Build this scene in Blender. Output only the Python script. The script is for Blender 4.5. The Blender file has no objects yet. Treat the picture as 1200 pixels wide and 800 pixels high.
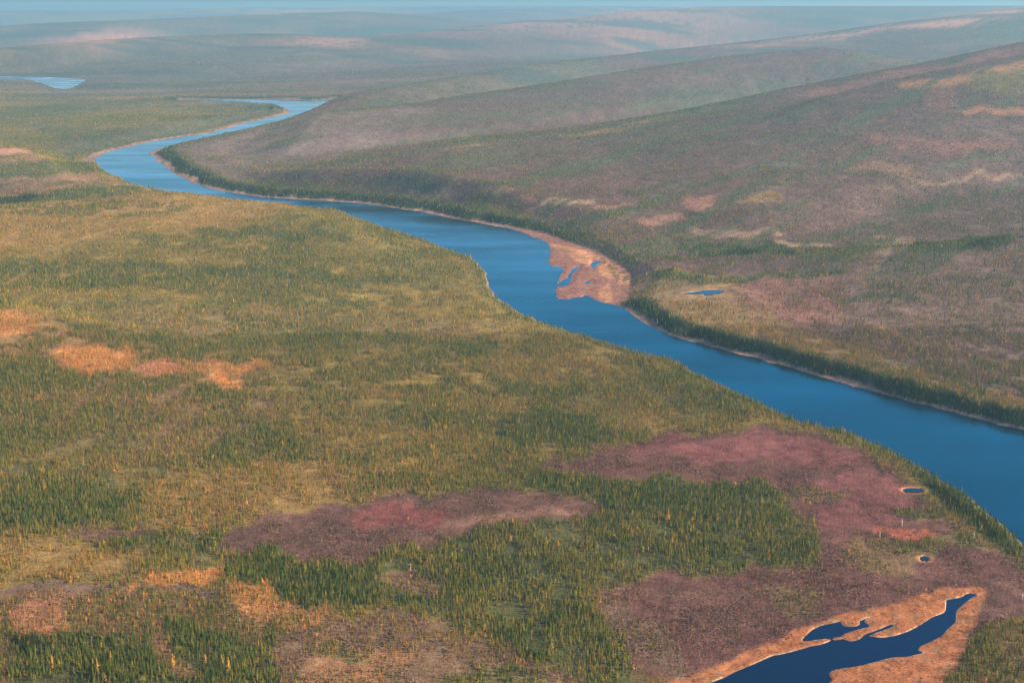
import bpy, bmesh, math, random
import numpy as np
from mathutils import Vector

C = bpy.context.scene
R = math.radians

# ------------------------------------------------------------------ camera
W_PX, H_PX, F_PX = 1200.0, 800.0, 1648.0        # the frame the place was surveyed in
CAM_H = 600.0
HORIZON = 6.0
PITCH = math.atan((H_PX / 2 - HORIZON) / F_PX)
cam_d = bpy.data.cameras.new('camera')
cam_d.sensor_width = 36.0
cam_d.lens = 36.0 * F_PX / W_PX
cam_d.clip_start = 1.0
cam_d.clip_end = 200000.0
cam = bpy.data.objects.new('camera', cam_d)
C.collection.objects.link(cam)
cam.location = (0, 0, CAM_H)
cam.rotation_euler = (math.pi / 2 - PITCH, 0, 0)
C.camera = cam

# ------------------------------------------------------------------ sky, sun, exposure
SUN_EL, SUN_AZ = R(23.0), R(95.0)               # azimuth from +Y towards +X: low, from the right
w = bpy.data.worlds.new('World')
C.world = w
w.use_nodes = True
nt = w.node_tree
nt.nodes.clear()
sky = nt.nodes.new('ShaderNodeTexSky')
sky.sky_type = 'NISHITA'
sky.sun_disc = False
sky.sun_elevation = SUN_EL
sky.sun_rotation = SUN_AZ
sky.altitude = 300
sky.air_density = 1.0
sky.dust_density = 3.0
sky.ozone_density = 3.5
bg = nt.nodes.new('ShaderNodeBackground')
bg.inputs['Strength'].default_value = 0.115
wo = nt.nodes.new('ShaderNodeOutputWorld')
nt.links.new(sky.outputs[0], bg.inputs[0])
nt.links.new(bg.outputs[0], wo.inputs[0])

sun_d = bpy.data.lights.new('sun', 'SUN')
sun_d.energy = 5.0
sun_d.angle = R(0.5)
sun_d.color = (1.0, 0.81, 0.56)
sun = bpy.data.objects.new('sun', sun_d)
C.collection.objects.link(sun)
to_sun = Vector((math.sin(SUN_AZ) * math.cos(SUN_EL), math.cos(SUN_AZ) * math.cos(SUN_EL), math.sin(SUN_EL)))
sun.rotation_euler = to_sun.to_track_quat('Z', 'Y').to_euler()

C.view_settings.view_transform = 'Standard'
C.view_settings.look = 'None'
C.view_settings.exposure = 1.46
C.view_settings.gamma = 1.0
C.view_settings.use_curve_mapping = False
C.render.engine = 'CYCLES'
C.cycles.max_bounces = 5
C.cycles.diffuse_bounces = 2
C.cycles.glossy_bounces = 2
C.cycles.transmission_bounces = 2
C.cycles.volume_bounces = 1
C.cycles.transparent_max_bounces = 4
C.cycles.use_denoising = True
C.cycles.use_adaptive_sampling = False

rng = np.random.default_rng(11)
HAZE_ON = True

# ------------------------------------------------------------------ numpy helpers
CP, SP = math.cos(PITCH), math.sin(PITCH)


def slope_of(py):
    """ray through picture row py: (forward, up) per unit; returns dz/dy"""
    v = (H_PX / 2 - np.asarray(py, float)) / F_PX
    return (-SP + v * CP) / (CP + v * SP)


def side_of(px, py):
    v = (H_PX / 2 - np.asarray(py, float)) / F_PX
    u = (np.asarray(px, float) - W_PX / 2) / F_PX
    return u / (CP + v * SP)


def at_level(pts, z=0.0):
    p = np.asarray(pts, float)
    y = (z - CAM_H) / np.minimum(slope_of(p[:, 1]), -1e-4)
    return np.stack([side_of(p[:, 0], p[:, 1]) * y, y], 1)


def at_dist(pts):
    """(px, py, Y) -> world x, y, z"""
    p = np.asarray(pts, float)
    return np.stack([side_of(p[:, 0], p[:, 1]) * p[:, 2], p[:, 2], CAM_H + slope_of(p[:, 1]) * p[:, 2]], 1)


def to_pix(x, y, z):
    dz = z - CAM_H
    fw = y * CP - dz * SP
    up = y * SP + dz * CP
    return W_PX / 2 + F_PX * x / fw, H_PX / 2 - F_PX * up / fw


def _hash(ix, iy, seed):
    h = (ix.astype(np.int64) * 374761393 + iy.astype(np.int64) * 668265263 + seed * 974634721) & 0xFFFFFFFF
    h = ((h ^ (h >> 13)) * 1274126177) & 0xFFFFFFFF
    return ((h ^ (h >> 16)) & 0xFFFFFF) / float(0xFFFFFF)


def vnoise(x, y, seed=0):
    ix, iy = np.floor(x), np.floor(y)
    fx, fy = x - ix, y - iy
    fx = fx * fx * (3 - 2 * fx)
    fy = fy * fy * (3 - 2 * fy)
    a, b = _hash(ix, iy, seed), _hash(ix + 1, iy, seed)
    c, d = _hash(ix, iy + 1, seed), _hash(ix + 1, iy + 1, seed)
    return (a * (1 - fx) + b * fx) * (1 - fy) + (c * (1 - fx) + d * fx) * fy


def fbm(x, y, seed=0, octv=3):
    s, a, t = 0.0, 1.0, 0.0
    for k in range(octv):
        s = s + a * vnoise(x * 2 ** k + 17.3 * k, y * 2 ** k - 9.1 * k, seed + k)
        t += a
        a *= 0.5
    return s / t                                  # 0..1


def smooth(a, b, v):
    t = np.clip((v - a) / (b - a), 0, 1)
    return t * t * (3 - 2 * t)


def catmull(p, n=4, closed=False):
    p = np.asarray(p, float)
    out, m = [], len(p)
    for i in range(m if closed else m - 1):
        g = (lambda k: p[k % m]) if closed else (lambda k: p[min(max(k, 0), m - 1)])
        a, b, c, d = g(i - 1), g(i), g(i + 1), g(i + 2)
        for k in range(n):
            t = k / n
            out.append(0.5 * (2 * b + (c - a) * t + (2 * a - 5 * b + 4 * c - d) * t * t + (3 * b - a - 3 * c + d) * t ** 3))
    if not closed:
        out.append(p[-1])
    return np.array(out)


def seg_dist(x, y, a, b):
    dx, dy = b[0] - a[0], b[1] - a[1]
    L = dx * dx + dy * dy + 1e-9
    t = np.clip(((x - a[0]) * dx + (y - a[1]) * dy) / L, 0, 1)
    return (x - a[0] - t * dx) ** 2 + (y - a[1] - t * dy) ** 2


def line_dist(x, y, line):
    d = np.full(x.shape, 1e18)
    for a, b in zip(line[:-1], line[1:]):
        d = np.minimum(d, seg_dist(x, y, a, b))
    return np.sqrt(d)


def poly_sdf(x, y, P, reach=400.0):
    """signed distance, negative inside; +reach far away"""
    out = np.full(x.shape, float(reach))
    lo, hi = P.min(0) - reach, P.max(0) + reach
    m = (x > lo[0]) & (x < hi[0]) & (y > lo[1]) & (y < hi[1])
    if not m.any():
        return out
    xs, ys = x[m], y[m]
    d = np.full(xs.shape, 1e18)
    ins = np.zeros(xs.shape, bool)
    Q = np.roll(P, -1, 0)
    for a, b in zip(P, Q):
        d = np.minimum(d, seg_dist(xs, ys, a, b))
        if a[1] != b[1]:
            c = ((a[1] > ys) != (b[1] > ys)) & (xs < (b[0] - a[0]) * (ys - a[1]) / (b[1] - a[1]) + a[0])
            ins ^= c
    d = np.sqrt(d)
    out[m] = np.where(ins, -d, np.minimum(d, reach))
    return out


# ------------------------------------------------------------------ the river and the lakes, in plan
near_bank = [(1450, 800), (1330, 726), (1260, 682), (1215, 650), (1195, 624), (1170, 601), (1145, 580), (1115, 563), (1085, 544), (1060, 529),
             (1040, 519), (1010, 506), (985, 498), (960, 493), (940, 488), (920, 480), (900, 470), (880, 460), (850, 447),
             (820, 432), (790, 418), (760, 410), (730, 402), (700, 393), (670, 384), (640, 374), (615, 363), (595, 352),
             (580, 342), (572, 325), (566, 312), (555, 300), (540, 293), (520, 286), (500, 278), (480, 272), (455, 265),
             (430, 256), (410, 248), (395, 245), (370, 243), (330, 240), (290, 237), (250, 232), (215, 227), (185, 221),
             (165, 217), (150, 212), (135, 206), (122, 199), (114, 193)]
near_bank = [(a, b + 0.016 * (b - 6) * (1 if b > 246 else 0.3)) for a, b in near_bank]
outer_bank = [(111, 187), (120, 181), (140, 175), (160, 170), (180, 166), (210, 161), (240, 157), (265, 151), (300, 142),
              (325, 136.5), (341, 132)]
far_low = [(338, 128), (330, 124.5), (300, 122.5), (250, 121.5), (212, 120)]
far_up = [(212, 117.2), (260, 116.8), (300, 116.8), (340, 117.2), (370, 118.2), (396, 116)]
inner_bank = [(390, 121), (370, 127.5), (350, 134), (330, 141), (300, 149), (270, 156), (240, 162.5), (215, 167.5), (195, 172),
              (179, 177), (176, 181), (182, 187), (190, 193), (200, 201), (215, 210), (232, 217), (255, 223), (290, 229), (320, 232),
              (350, 234), (385, 236), (410, 237.5), (430, 240), (460, 244), (490, 248), (520, 254), (545, 259), (570, 264), (600, 269),
              (625, 278), (640, 283), (644, 290), (643, 305), (646, 312), (657, 313), (658, 322), (653, 335), (651, 343),
              (655, 350), (668, 350), (680, 347), (690, 346), (700, 352), (712, 356), (722, 358), (735, 365), (745, 372),
              (765, 384), (790, 393.5), (820, 403), (850, 411), (875, 417), (900, 424.5), (930, 432), (960, 441), (990, 450), (1020, 457.5),
              (1050, 465.5), (1080, 473.5), (1110, 481.5), (1140, 489.5), (1170, 497.5), (1200, 504), (1240, 514), (1330, 540), (1500, 585)]
nb = catmull(at_level(near_bank), 3)
ob = catmull(at_level(outer_bank), 3)
fl = at_level(far_low)
fu = at_level(far_up)
ib = catmull(at_level(inner_bank), 3)


def rough(p, amp, seed):
    k = np.arange(len(p))
    s = amp * np.clip(p[:, 1] / 2500, 0.4, 2.5)
    return p + np.stack([(_hash(k, k * 0, seed) - .5) * s, (_hash(k, k * 0 + 5, seed) - .5) * s * 2.0], 1)


nb, ob, ib = rough(nb, 8, 1), rough(ob, 7, 2), rough(ib, 6, 3)
RIVER = np.concatenate([nb, ob, fl, fu, ib])
FAR_RIVER = catmull(at_level([(-60, 88), (0, 89), (40, 90), (85, 92), (101, 93.3), (96, 97), (89, 101), (80, 104.6), (70, 104.4),
                              (60, 102), (52, 99), (44, 96), (30, 93.5), (0, 92.5), (-60, 92)]), 2, True)
SANDBAR = catmull(at_level([(600, 269), (625, 277), (640, 283), (644, 290), (643, 305), (646, 312), (657, 313), (658, 322), (653, 335),
                            (651, 343), (655, 350), (668, 350), (680, 347), (690, 346), (700, 352), (712, 356), (722, 358),
                            (736, 352), (738, 340), (739, 325), (733, 315), (715, 303), (700, 295), (680, 288), (660, 281),
                            (640, 274), (615, 268.5)], 0.5), 2, True)
SAND_POOLS = [catmull(at_level(p), 3, True) for p in (
    [(654, 334.5), (656, 330.5), (661, 327.8), (665, 325.5), (667, 321), (670, 317), (674, 313.5), (679, 312.6), (677, 315), (673, 318), (671, 323), (669.5, 328), (667, 332.5), (661, 335.6), (656, 336)],
    [(692, 312.5), (694, 308), (698, 305), (703, 306.5), (701, 309.5), (697, 313)],
    [(684, 331), (690, 329.5), (694, 331), (688, 332.6)])]
LAKE_Z = 1.5
LAKE = at_level([(812, 812), (832, 800), (850, 793), (861, 787), (885, 777), (905, 768), (912, 767), (925, 764), (939.5, 760),
                 (950, 757), (965, 754), (974, 749.6), (972, 748.4), (966, 748), (955, 749.5), (942, 751), (940, 749.2), (944, 745), (950, 739), (955, 736), (963, 732.5),
                 (975, 730), (985, 728), (988, 733), (1000, 734), (1008, 731.5), (1007, 728), (1013, 725), (1020, 722.6), (1012, 728), (1020, 733),
                 (1010, 736), (998, 739), (988, 743), (984, 746), (976, 746.6), (977, 749.5), (984, 749), (988, 748), (995, 751), (1001, 750.5), (1008, 748), (1014, 743), (1022, 740), (1030, 737),
                 (1042, 732), (1048, 731), (1044, 735), (1035, 738), (1024, 742), (1017, 745), (1019, 745.4), (1035, 746.5),
                 (1050, 744), (1065, 739), (1080, 731), (1092, 723), (1104, 718.6), (1108, 715), (1109, 704), (1107, 703),
                 (1116, 701.5), (1128, 699), (1130, 696.6), (1137, 694.6), (1142, 696), (1150, 695.6), (1143, 697.6), (1133, 704), (1124, 712), (1120, 717),
                 (1120, 728), (1112, 735), (1104, 744), (1095, 749), (1087, 753), (1078, 757), (1076, 762), (1084, 764),
                 (1075, 766), (1063, 769), (1045, 770), (1030, 774), (1018, 777), (1005, 780), (985, 783), (973, 786.5),
                 (972, 792), (975, 796), (970, 801), (963, 812), (930, 850), (770, 850)], LAKE_Z)
LAKE = catmull(LAKE, 2, True)
LAKE_RIM = catmull(at_level([(740, 830), (785, 800), (830, 780), (880, 762), (920, 745), (945, 730), (985, 722), (1020, 716), (1050, 704), (1070, 696),
                             (1100, 690), (1138, 688), (1157, 691), (1160, 699), (1150, 714), (1143, 735), (1132, 758), (1116, 785),
                             (1108, 810), (1060, 850), (700, 870)], LAKE_Z), 2, True)
PONDS = [  # outline, name of its place
    (catmull(at_level([(1059, 573.5), (1064, 572), (1074, 572), (1082, 573.5), (1080, 576), (1070, 577), (1061, 576)], 5), 3, True), 5.0),
    (catmull(at_level([(1079, 653), (1083, 651.5), (1087.5, 653.5), (1086, 656.5), (1081, 656.5)], 5), 3, True), 5.0),
    (catmull(at_level([(800, 344), (814, 342.2), (826, 340.3), (846, 339.8), (847, 342), (840, 344.2), (829, 345.6), (819, 344), (808, 345)], 19.5), 3, True), 19.5),
]

# ------------------------------------------------------------------ hills: crest lines with a front and a back slope
RIDGES = [  # points (px, py, distance), front width, back width
    ([(-160, 712, 1365), (0, 692, 1370), (60, 685, 1380), (140, 683, 1380), (220, 687, 1375), (280, 696, 1360), (330, 716, 1330), (375, 742, 1312), (420, 764, 1300)], 260, 90),
    ([(-160, 345, 2740), (0, 363, 2650), (60, 378, 2550), (140, 398, 2450), (220, 415, 2380), (300, 432, 2300), (380, 453, 2200)], 620, 170),
    ([(-160, 258, 3850), (0, 244, 3980), (60, 239, 4050), (110, 234, 4100), (165, 229.5, 4150), (210, 228, 4150), (300, 237, 4120), (350, 243, 4070), (400, 249, 4000)], 1300, 150),
    ([(-160, 155, 5900), (0, 172, 5500), (60, 187, 5250), (110, 205, 4950), (140, 217, 4700)], 700, 420),
    ([(740, 342, 2940), (800, 329, 3040), (900, 319, 3110), (1000, 307, 3150), (1100, 296, 3180), (1200, 285, 3220), (1400, 268, 3300)], 900, 330),
    ([(220, 238, 4240), (300, 216, 4560), (400, 195, 4850), (533, 173.5, 5200), (600, 167, 5450), (700, 155, 5800), (800, 136, 6200), (900, 113, 6700), (960, 100, 7000), (1030, 86, 7200), (1090, 75, 7400), (1200, 51, 7800), (1300, 38, 8000), (1500, 30, 8200)], 2400, 1200),
    ([(820, 170, 5250), (900, 150, 5600), (960, 122, 6050), (1060, 97.5, 6380), (1130, 84, 6600), (1200, 72, 6800), (1300, 62, 6900), (1500, 56, 6900)], 1800, 500),
    ([(330, 143, 7050), (380, 134, 6950), (440, 130, 7100), (500, 121, 7400), (530, 116, 7600), (600, 106, 8000), (660, 97, 8400), (740, 84, 9000), (800, 75, 9400), (860, 66, 9800), (960, 58, 10000)], 1400, 1000),
    ([(340, 136, 7900), (364, 129.5, 7700), (376, 124, 7750), (400, 116, 7850), (418, 110, 8000), (440, 107, 8200), (500, 97, 9000), (560, 88, 9800), (620, 78, 10800), (700, 69, 12000), (760, 62, 12800), (850, 55, 13500)], 1300, 1300),
    ([(700, 74, 13000), (780, 62, 13800), (880, 50, 14500), (960, 41, 15000), (1045, 28, 15500), (1120, 18, 16000), (1200, 10, 16500), (1400, 8, 17000)], 4500, 2500),
    ([(260, 62, 15500), (340, 53, 16500), (400, 48, 17000), (470, 41, 18000), (530, 34, 19000), (600, 26.5, 20000), (680, 21, 21000), (740, 14, 22000), (800, 10, 23000), (870, 8, 24000), (1500, 7, 25000)], 4500, 3000),
    ([(200, 42, 26000), (300, 31, 28000), (380, 25, 29000), (450, 19, 30000), (560, 12, 32000), (650, 9, 34000), (800, 7.5, 36000), (1500, 7, 38000)], 6000, 4000),
    ([(-300, 15, 45000), (0, 13, 44000), (100, 12, 44000), (200, 10.5, 44000), (300, 9, 43000), (420, 8, 43000), (560, 7.5, 44000), (1500, 7.5, 46000)], 9000, 9000),
    ([(-300, 66, 13500), (-50, 61, 14000), (0, 57, 14000), (60, 52, 14500), (120, 47, 15000), (200, 43, 16000), (300, 40, 17000)], 2500, 1500),
    ([(-300, 40, 22000), (0, 31, 22000), (60, 27, 23000), (150, 24, 23000), (260, 19, 25000), (400, 14, 26000)], 4000, 3000),
]
RID = []
for pts, wf, wb in RIDGES:
    p = at_dist(pts)
    p = p[np.argsort(p[:, 0])]
    RID.append((p, wf, wb))


def hills(x, y):
    acc = np.zeros(x.shape)
    for p, wf, wb in RID:
        span = max(300.0, (0.10 if p[0, 1] < 6000 else 0.26) * p[0, 1])
        m = (x > p[0, 0] - span) & (x < p[-1, 0] + span) & (y > p[:, 1].min() - wf) & (y < p[:, 1].max() + wb)
        if not m.any():
            continue
        xs, ys = x[m], y[m]
        wob = (fbm(xs / (wf * .5), ys / (wf * .5), 77, 2) - .5)
        yc = np.interp(xs, p[:, 0], p[:, 1])
        zc = np.maximum(np.interp(xs, p[:, 0], p[:, 2]), 0)
        zc = zc * smooth(p[0, 0] - span, p[0, 0], xs) * (1 - smooth(p[-1, 0], p[-1, 0] + span, xs))
        d = ys - yc
        t = np.where(d < 0, 1 + d / (wf * (1 + .12 * wob)), 1 - d / wb)
        t = np.clip(t, 0, 1)
        pr = np.where(d < 0, 1 - (1 - t) ** 1.5, 1 - (1 - t) ** 1.7) * smooth(0, .25, t)
        acc[m] += (zc * pr) ** 5
    return acc ** 0.2


def height(x, y, full=False):
    shp = x.shape
    x, y = x.ravel().astype(float), y.ravel().astype(float)
    hl = hills(x, y)
    amp = np.clip(hl / 60, 0.22, 0.75)
    far = np.clip(y / 3000, 0.5, 6)
    base = 5.0 + 4.0 * (fbm(x / 260, y / 320, 5) - .5) + 1.2 * (vnoise(x / 45, y / 60, 8) - .5)
    h = base + hl + amp * (6.0 * (fbm(x / (170 * far), y / (240 * far), 21, 3) - .5) + 5.0 * (fbm((x + .5 * y) / 120 / far, (y - .5 * x) / 500 / far, 31, 2) - .5))
    # river trench and banks
    rs = poly_sdf(x, y, RIVER, 320.0)
    m = rs < 319
    right = np.zeros(x.shape, bool)
    sx, sy = x[m], y[m]
    dl, do, dr = line_dist(sx, sy, nb), line_dist(sx, sy, ob), line_dist(sx, sy, ib)
    right[m] = (dr < dl) & (dr < do)
    outer = np.zeros(x.shape, bool)
    outer[m] = (do < dl) & (do < dr)
    k = np.clip(y / 2500, 0.8, 2.2)
    wetn = 3.0 * (fbm(x / 14, y / 30, 41, 2) - .5) * k
    d = rs + wetn
    lowr = np.where(d < 0, np.maximum(d * .25, -2.5), np.minimum(d * .06, 1.1 * k))
    wig = 50 * (fbm(x / 70, y / 100, 43, 2) - .5)
    bank_r = lowr + 16.0 * smooth(9 * k + wig, 46 * k + wig, d)
    bank_l = np.where(d < 0, np.maximum(d * .25, -2.5), 3.5 * smooth(0, 14, d) + 4 * smooth(10, 60, d))
    bank_o = lowr + 9.0 * smooth(45 * k, 90 * k, d)
    bank = np.where(right, bank_r, np.where(outer, bank_o, bank_l))
    mix = smooth(70, 240, d)
    hb = np.where(right, np.maximum(bank, 0) + np.maximum(h - 5, 0) * smooth(30, 200, d), bank)
    hr = bank * (1 - mix) + np.where(right, h + 7 * (1 - smooth(240, 319, rs)) , h) * mix
    h = np.where(m, np.where(d < 40, np.minimum(hr, np.maximum(bank, -2.5)), hr), h)
    # sandbar
    ss = poly_sdf(x, y, SANDBAR, 120.0)
    hs = 0.75 + 0.9 * (fbm(x / 22, y / 60, 51, 3) - .45) + 0.02 * np.clip(-ss, 0, 60)
    edge = smooth(6, -6, ss)
    lim = np.where(rs > 0, 1.0 + 0.3 * np.clip(ss, 0, 120), 1e9)
    h = np.where(ss < 110, np.minimum(h, lim), h)
    h = np.where((ss < 6) & (rs > -14), np.minimum(hs, np.where(rs < 8, rs * .12, 9)) * edge + h * (1 - edge), h)
    for P in SAND_POOLS:
        ps = poly_sdf(x + 7 * (vnoise(x / 9, y / 14, 71) - .5), y + 16 * (vnoise(x / 9 + 5, y / 14, 73) - .5), P, 12.0)
        h = np.where(ps < 8, np.minimum(h, ps * .1), h)
    # far reach of the river
    fs = poly_sdf(x, y, FAR_RIVER, 900.0)
    ft = smooth(60, 880, fs)
    h = np.where(fs < 899, np.where(fs < 0, np.maximum(fs * .03, -3), np.minimum(fs * .03, 8)) * (1 - ft) + h * ft, h)
    # lake in the foreground
    ls = poly_sdf(x, y, LAKE, 160.0)
    lf = LAKE_Z + np.where(ls < 0, np.maximum(ls * .35, -1.5), 0.45 * smooth(0, 1.6, ls) + .03 * np.clip(ls, 0, 30) + .25 * (vnoise(x / 3.5, y / 5, 61) - .5) * smooth(0, 4, ls))
    t = smooth(40, 150, ls)
    h = np.where(ls < 159, lf * (1 - t) + h * t, h)
    for P, z in PONDS:
        ps = poly_sdf(x, y, P, 30.0)
        pf = z + np.where(ps < 1.5, np.maximum((ps - 1.5) * 1.2, -2), .4 * smooth(1.5, 4, ps))
        t = smooth(6, 28, ps)
        h = np.where(ps < 29, pf * (1 - t) + h * t, h)
    h = np.minimum(h, 585 + 12 * np.tanh((h - 585) / 60))
    if full:
        return h.reshape(shp), rs.reshape(shp), right.reshape(shp), outer.reshape(shp), ss.reshape(shp), ls.reshape(shp)
    return h.reshape(shp)


# ------------------------------------------------------------------ one ground sheet, cells small where it is near
ys = [350.0]
while ys[-1] < 70000:
    Y = ys[-1]
    ys.append(Y + (40.0 if Y < 1080 else min(3.0 * (Y / 1200) ** 1.62, 1500)))
ys = np.array(ys)
half = 0.46
us = np.concatenate([-np.linspace(1.6, half, 26)[:-1], np.linspace(-half, half, 900), np.linspace(half, 1.6, 26)[1:]])
NR, NC = len(ys), len(us)
GY, GU = np.meshgrid(ys, us, indexing='ij')
GX = GU * GY
GZ, RS, RIGHT, OUTER, SS, LS = height(GX, GY, True)


def hit(pts):
    """where the picture rays through pts meet the ground"""
    p = np.asarray(pts, float)
    t = np.geomspace(1000, 60000, 900)
    X = side_of(p[:, 0], p[:, 1])[:, None] * t[None]
    Yv = np.broadcast_to(t[None], X.shape)
    fi = np.interp(Yv, ys, np.arange(NR))
    fu_ = np.interp(X / Yv, us, np.arange(NC))
    g = GZ[np.round(fi).astype(int), np.round(fu_).astype(int)]
    ray = CAM_H + slope_of(p[:, 1])[:, None] * t[None]
    under = ray <= g
    k = np.where(under.any(1), under.argmax(1), len(t) - 1)
    i = np.arange(len(p))
    k0 = np.maximum(k - 1, 0)
    a, b = ray[i, k0] - g[i, k0], ray[i, k] - g[i, k]
    f = np.clip(a / np.maximum(a - b, 1e-6), 0, 1)
    Yh = t[k0] + f * (t[k] - t[k0])
    return np.stack([side_of(p[:, 0], p[:, 1]) * Yh, Yh], 1)


# ------------------------------------------------------------------ vegetation cover
# columns: ground rgb, tree density, weights: spruce, olive, gold, orange, brown, mauve ; tree height factor
def cov(g, dens, spruce=0, olive=0, gold=0, orange=0, brown=0, mauve=0, tall=1.0):
    return np.array(list(g) + [dens, spruce, olive, gold, orange, brown, mauve, tall], float)


OLIVE, BROWN, MAUVE = (.115, .095, .036), (.120, .074, .046), (.105, .048, .041)
GREYM, ORANGE, RUST = (.120, .082, .078), (.430, .165, .055), (.270, .110, .055)
SAND, TAN, RED = (.42, .24, .155), (.30, .20, .12), (.20, .060, .055)
PLAIN = cov((.172, .118, .034), .9, .12, .40, .24, .03, .20, .03)
PLAIN_FAR = cov(OLIVE, .8, .22, .42, .16, .02, .16, .02)
EAST = cov((.094, .059, .050), .85, .20, .14, .04, .02, .34, .28)
GREEN = cov((.065, .066, .028), .92, .46, .42, .06, 0, .06, 0, 1.08)
MIXED = cov(OLIVE, .9, .38, .42, .10, 0, .10, 0)
HEATH = cov(MAUVE, .22, .05, .15, .10, .05, .35, .30, .62)
GREYHEATH = cov((.112, .058, .046), .20, .05, .15, .05, .02, .35, .38, .6)
GOLD = cov((.22, .13, .05), .85, .06, .22, .50, .10, .12, 0)
BRIGHT = cov((.40, .17, .055), 1.0, .02, .05, .30, .58, .05, 0, .85)
KNOLL = cov((.15, .085, .045), .72, .22, .28, .16, .14, .18, .02, .8)
BROWNH = cov((.14, .083, .052), .8, .10, .24, .14, .05, .32, .15, .75)
BELT = cov((.04, .05, .025), 1.15, .82, .16, .02, 0, 0, 0, 1.15)
ROW = cov((.07, .07, .03), 1.0, .56, .34, .03, 0, .07, 0, 1.05)
OPEN = cov((.24, .16, .10), .35, .1, .1, .2, .1, .3, .2, .7)
PINK = cov((.36, .17, .12), .15, .05, .1, .2, .25, .3, .1, .7)
DIM = cov((.075, .075, .05), .85, .55, .25, .02, 0, .1, .08)
EASTGOLD = cov((.19, .12, .055), .75, .10, .30, .34, .06, .16, .04)
EASTRED = cov((.18, .085, .065), .6, .06, .12, .14, .10, .38, .2)

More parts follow.
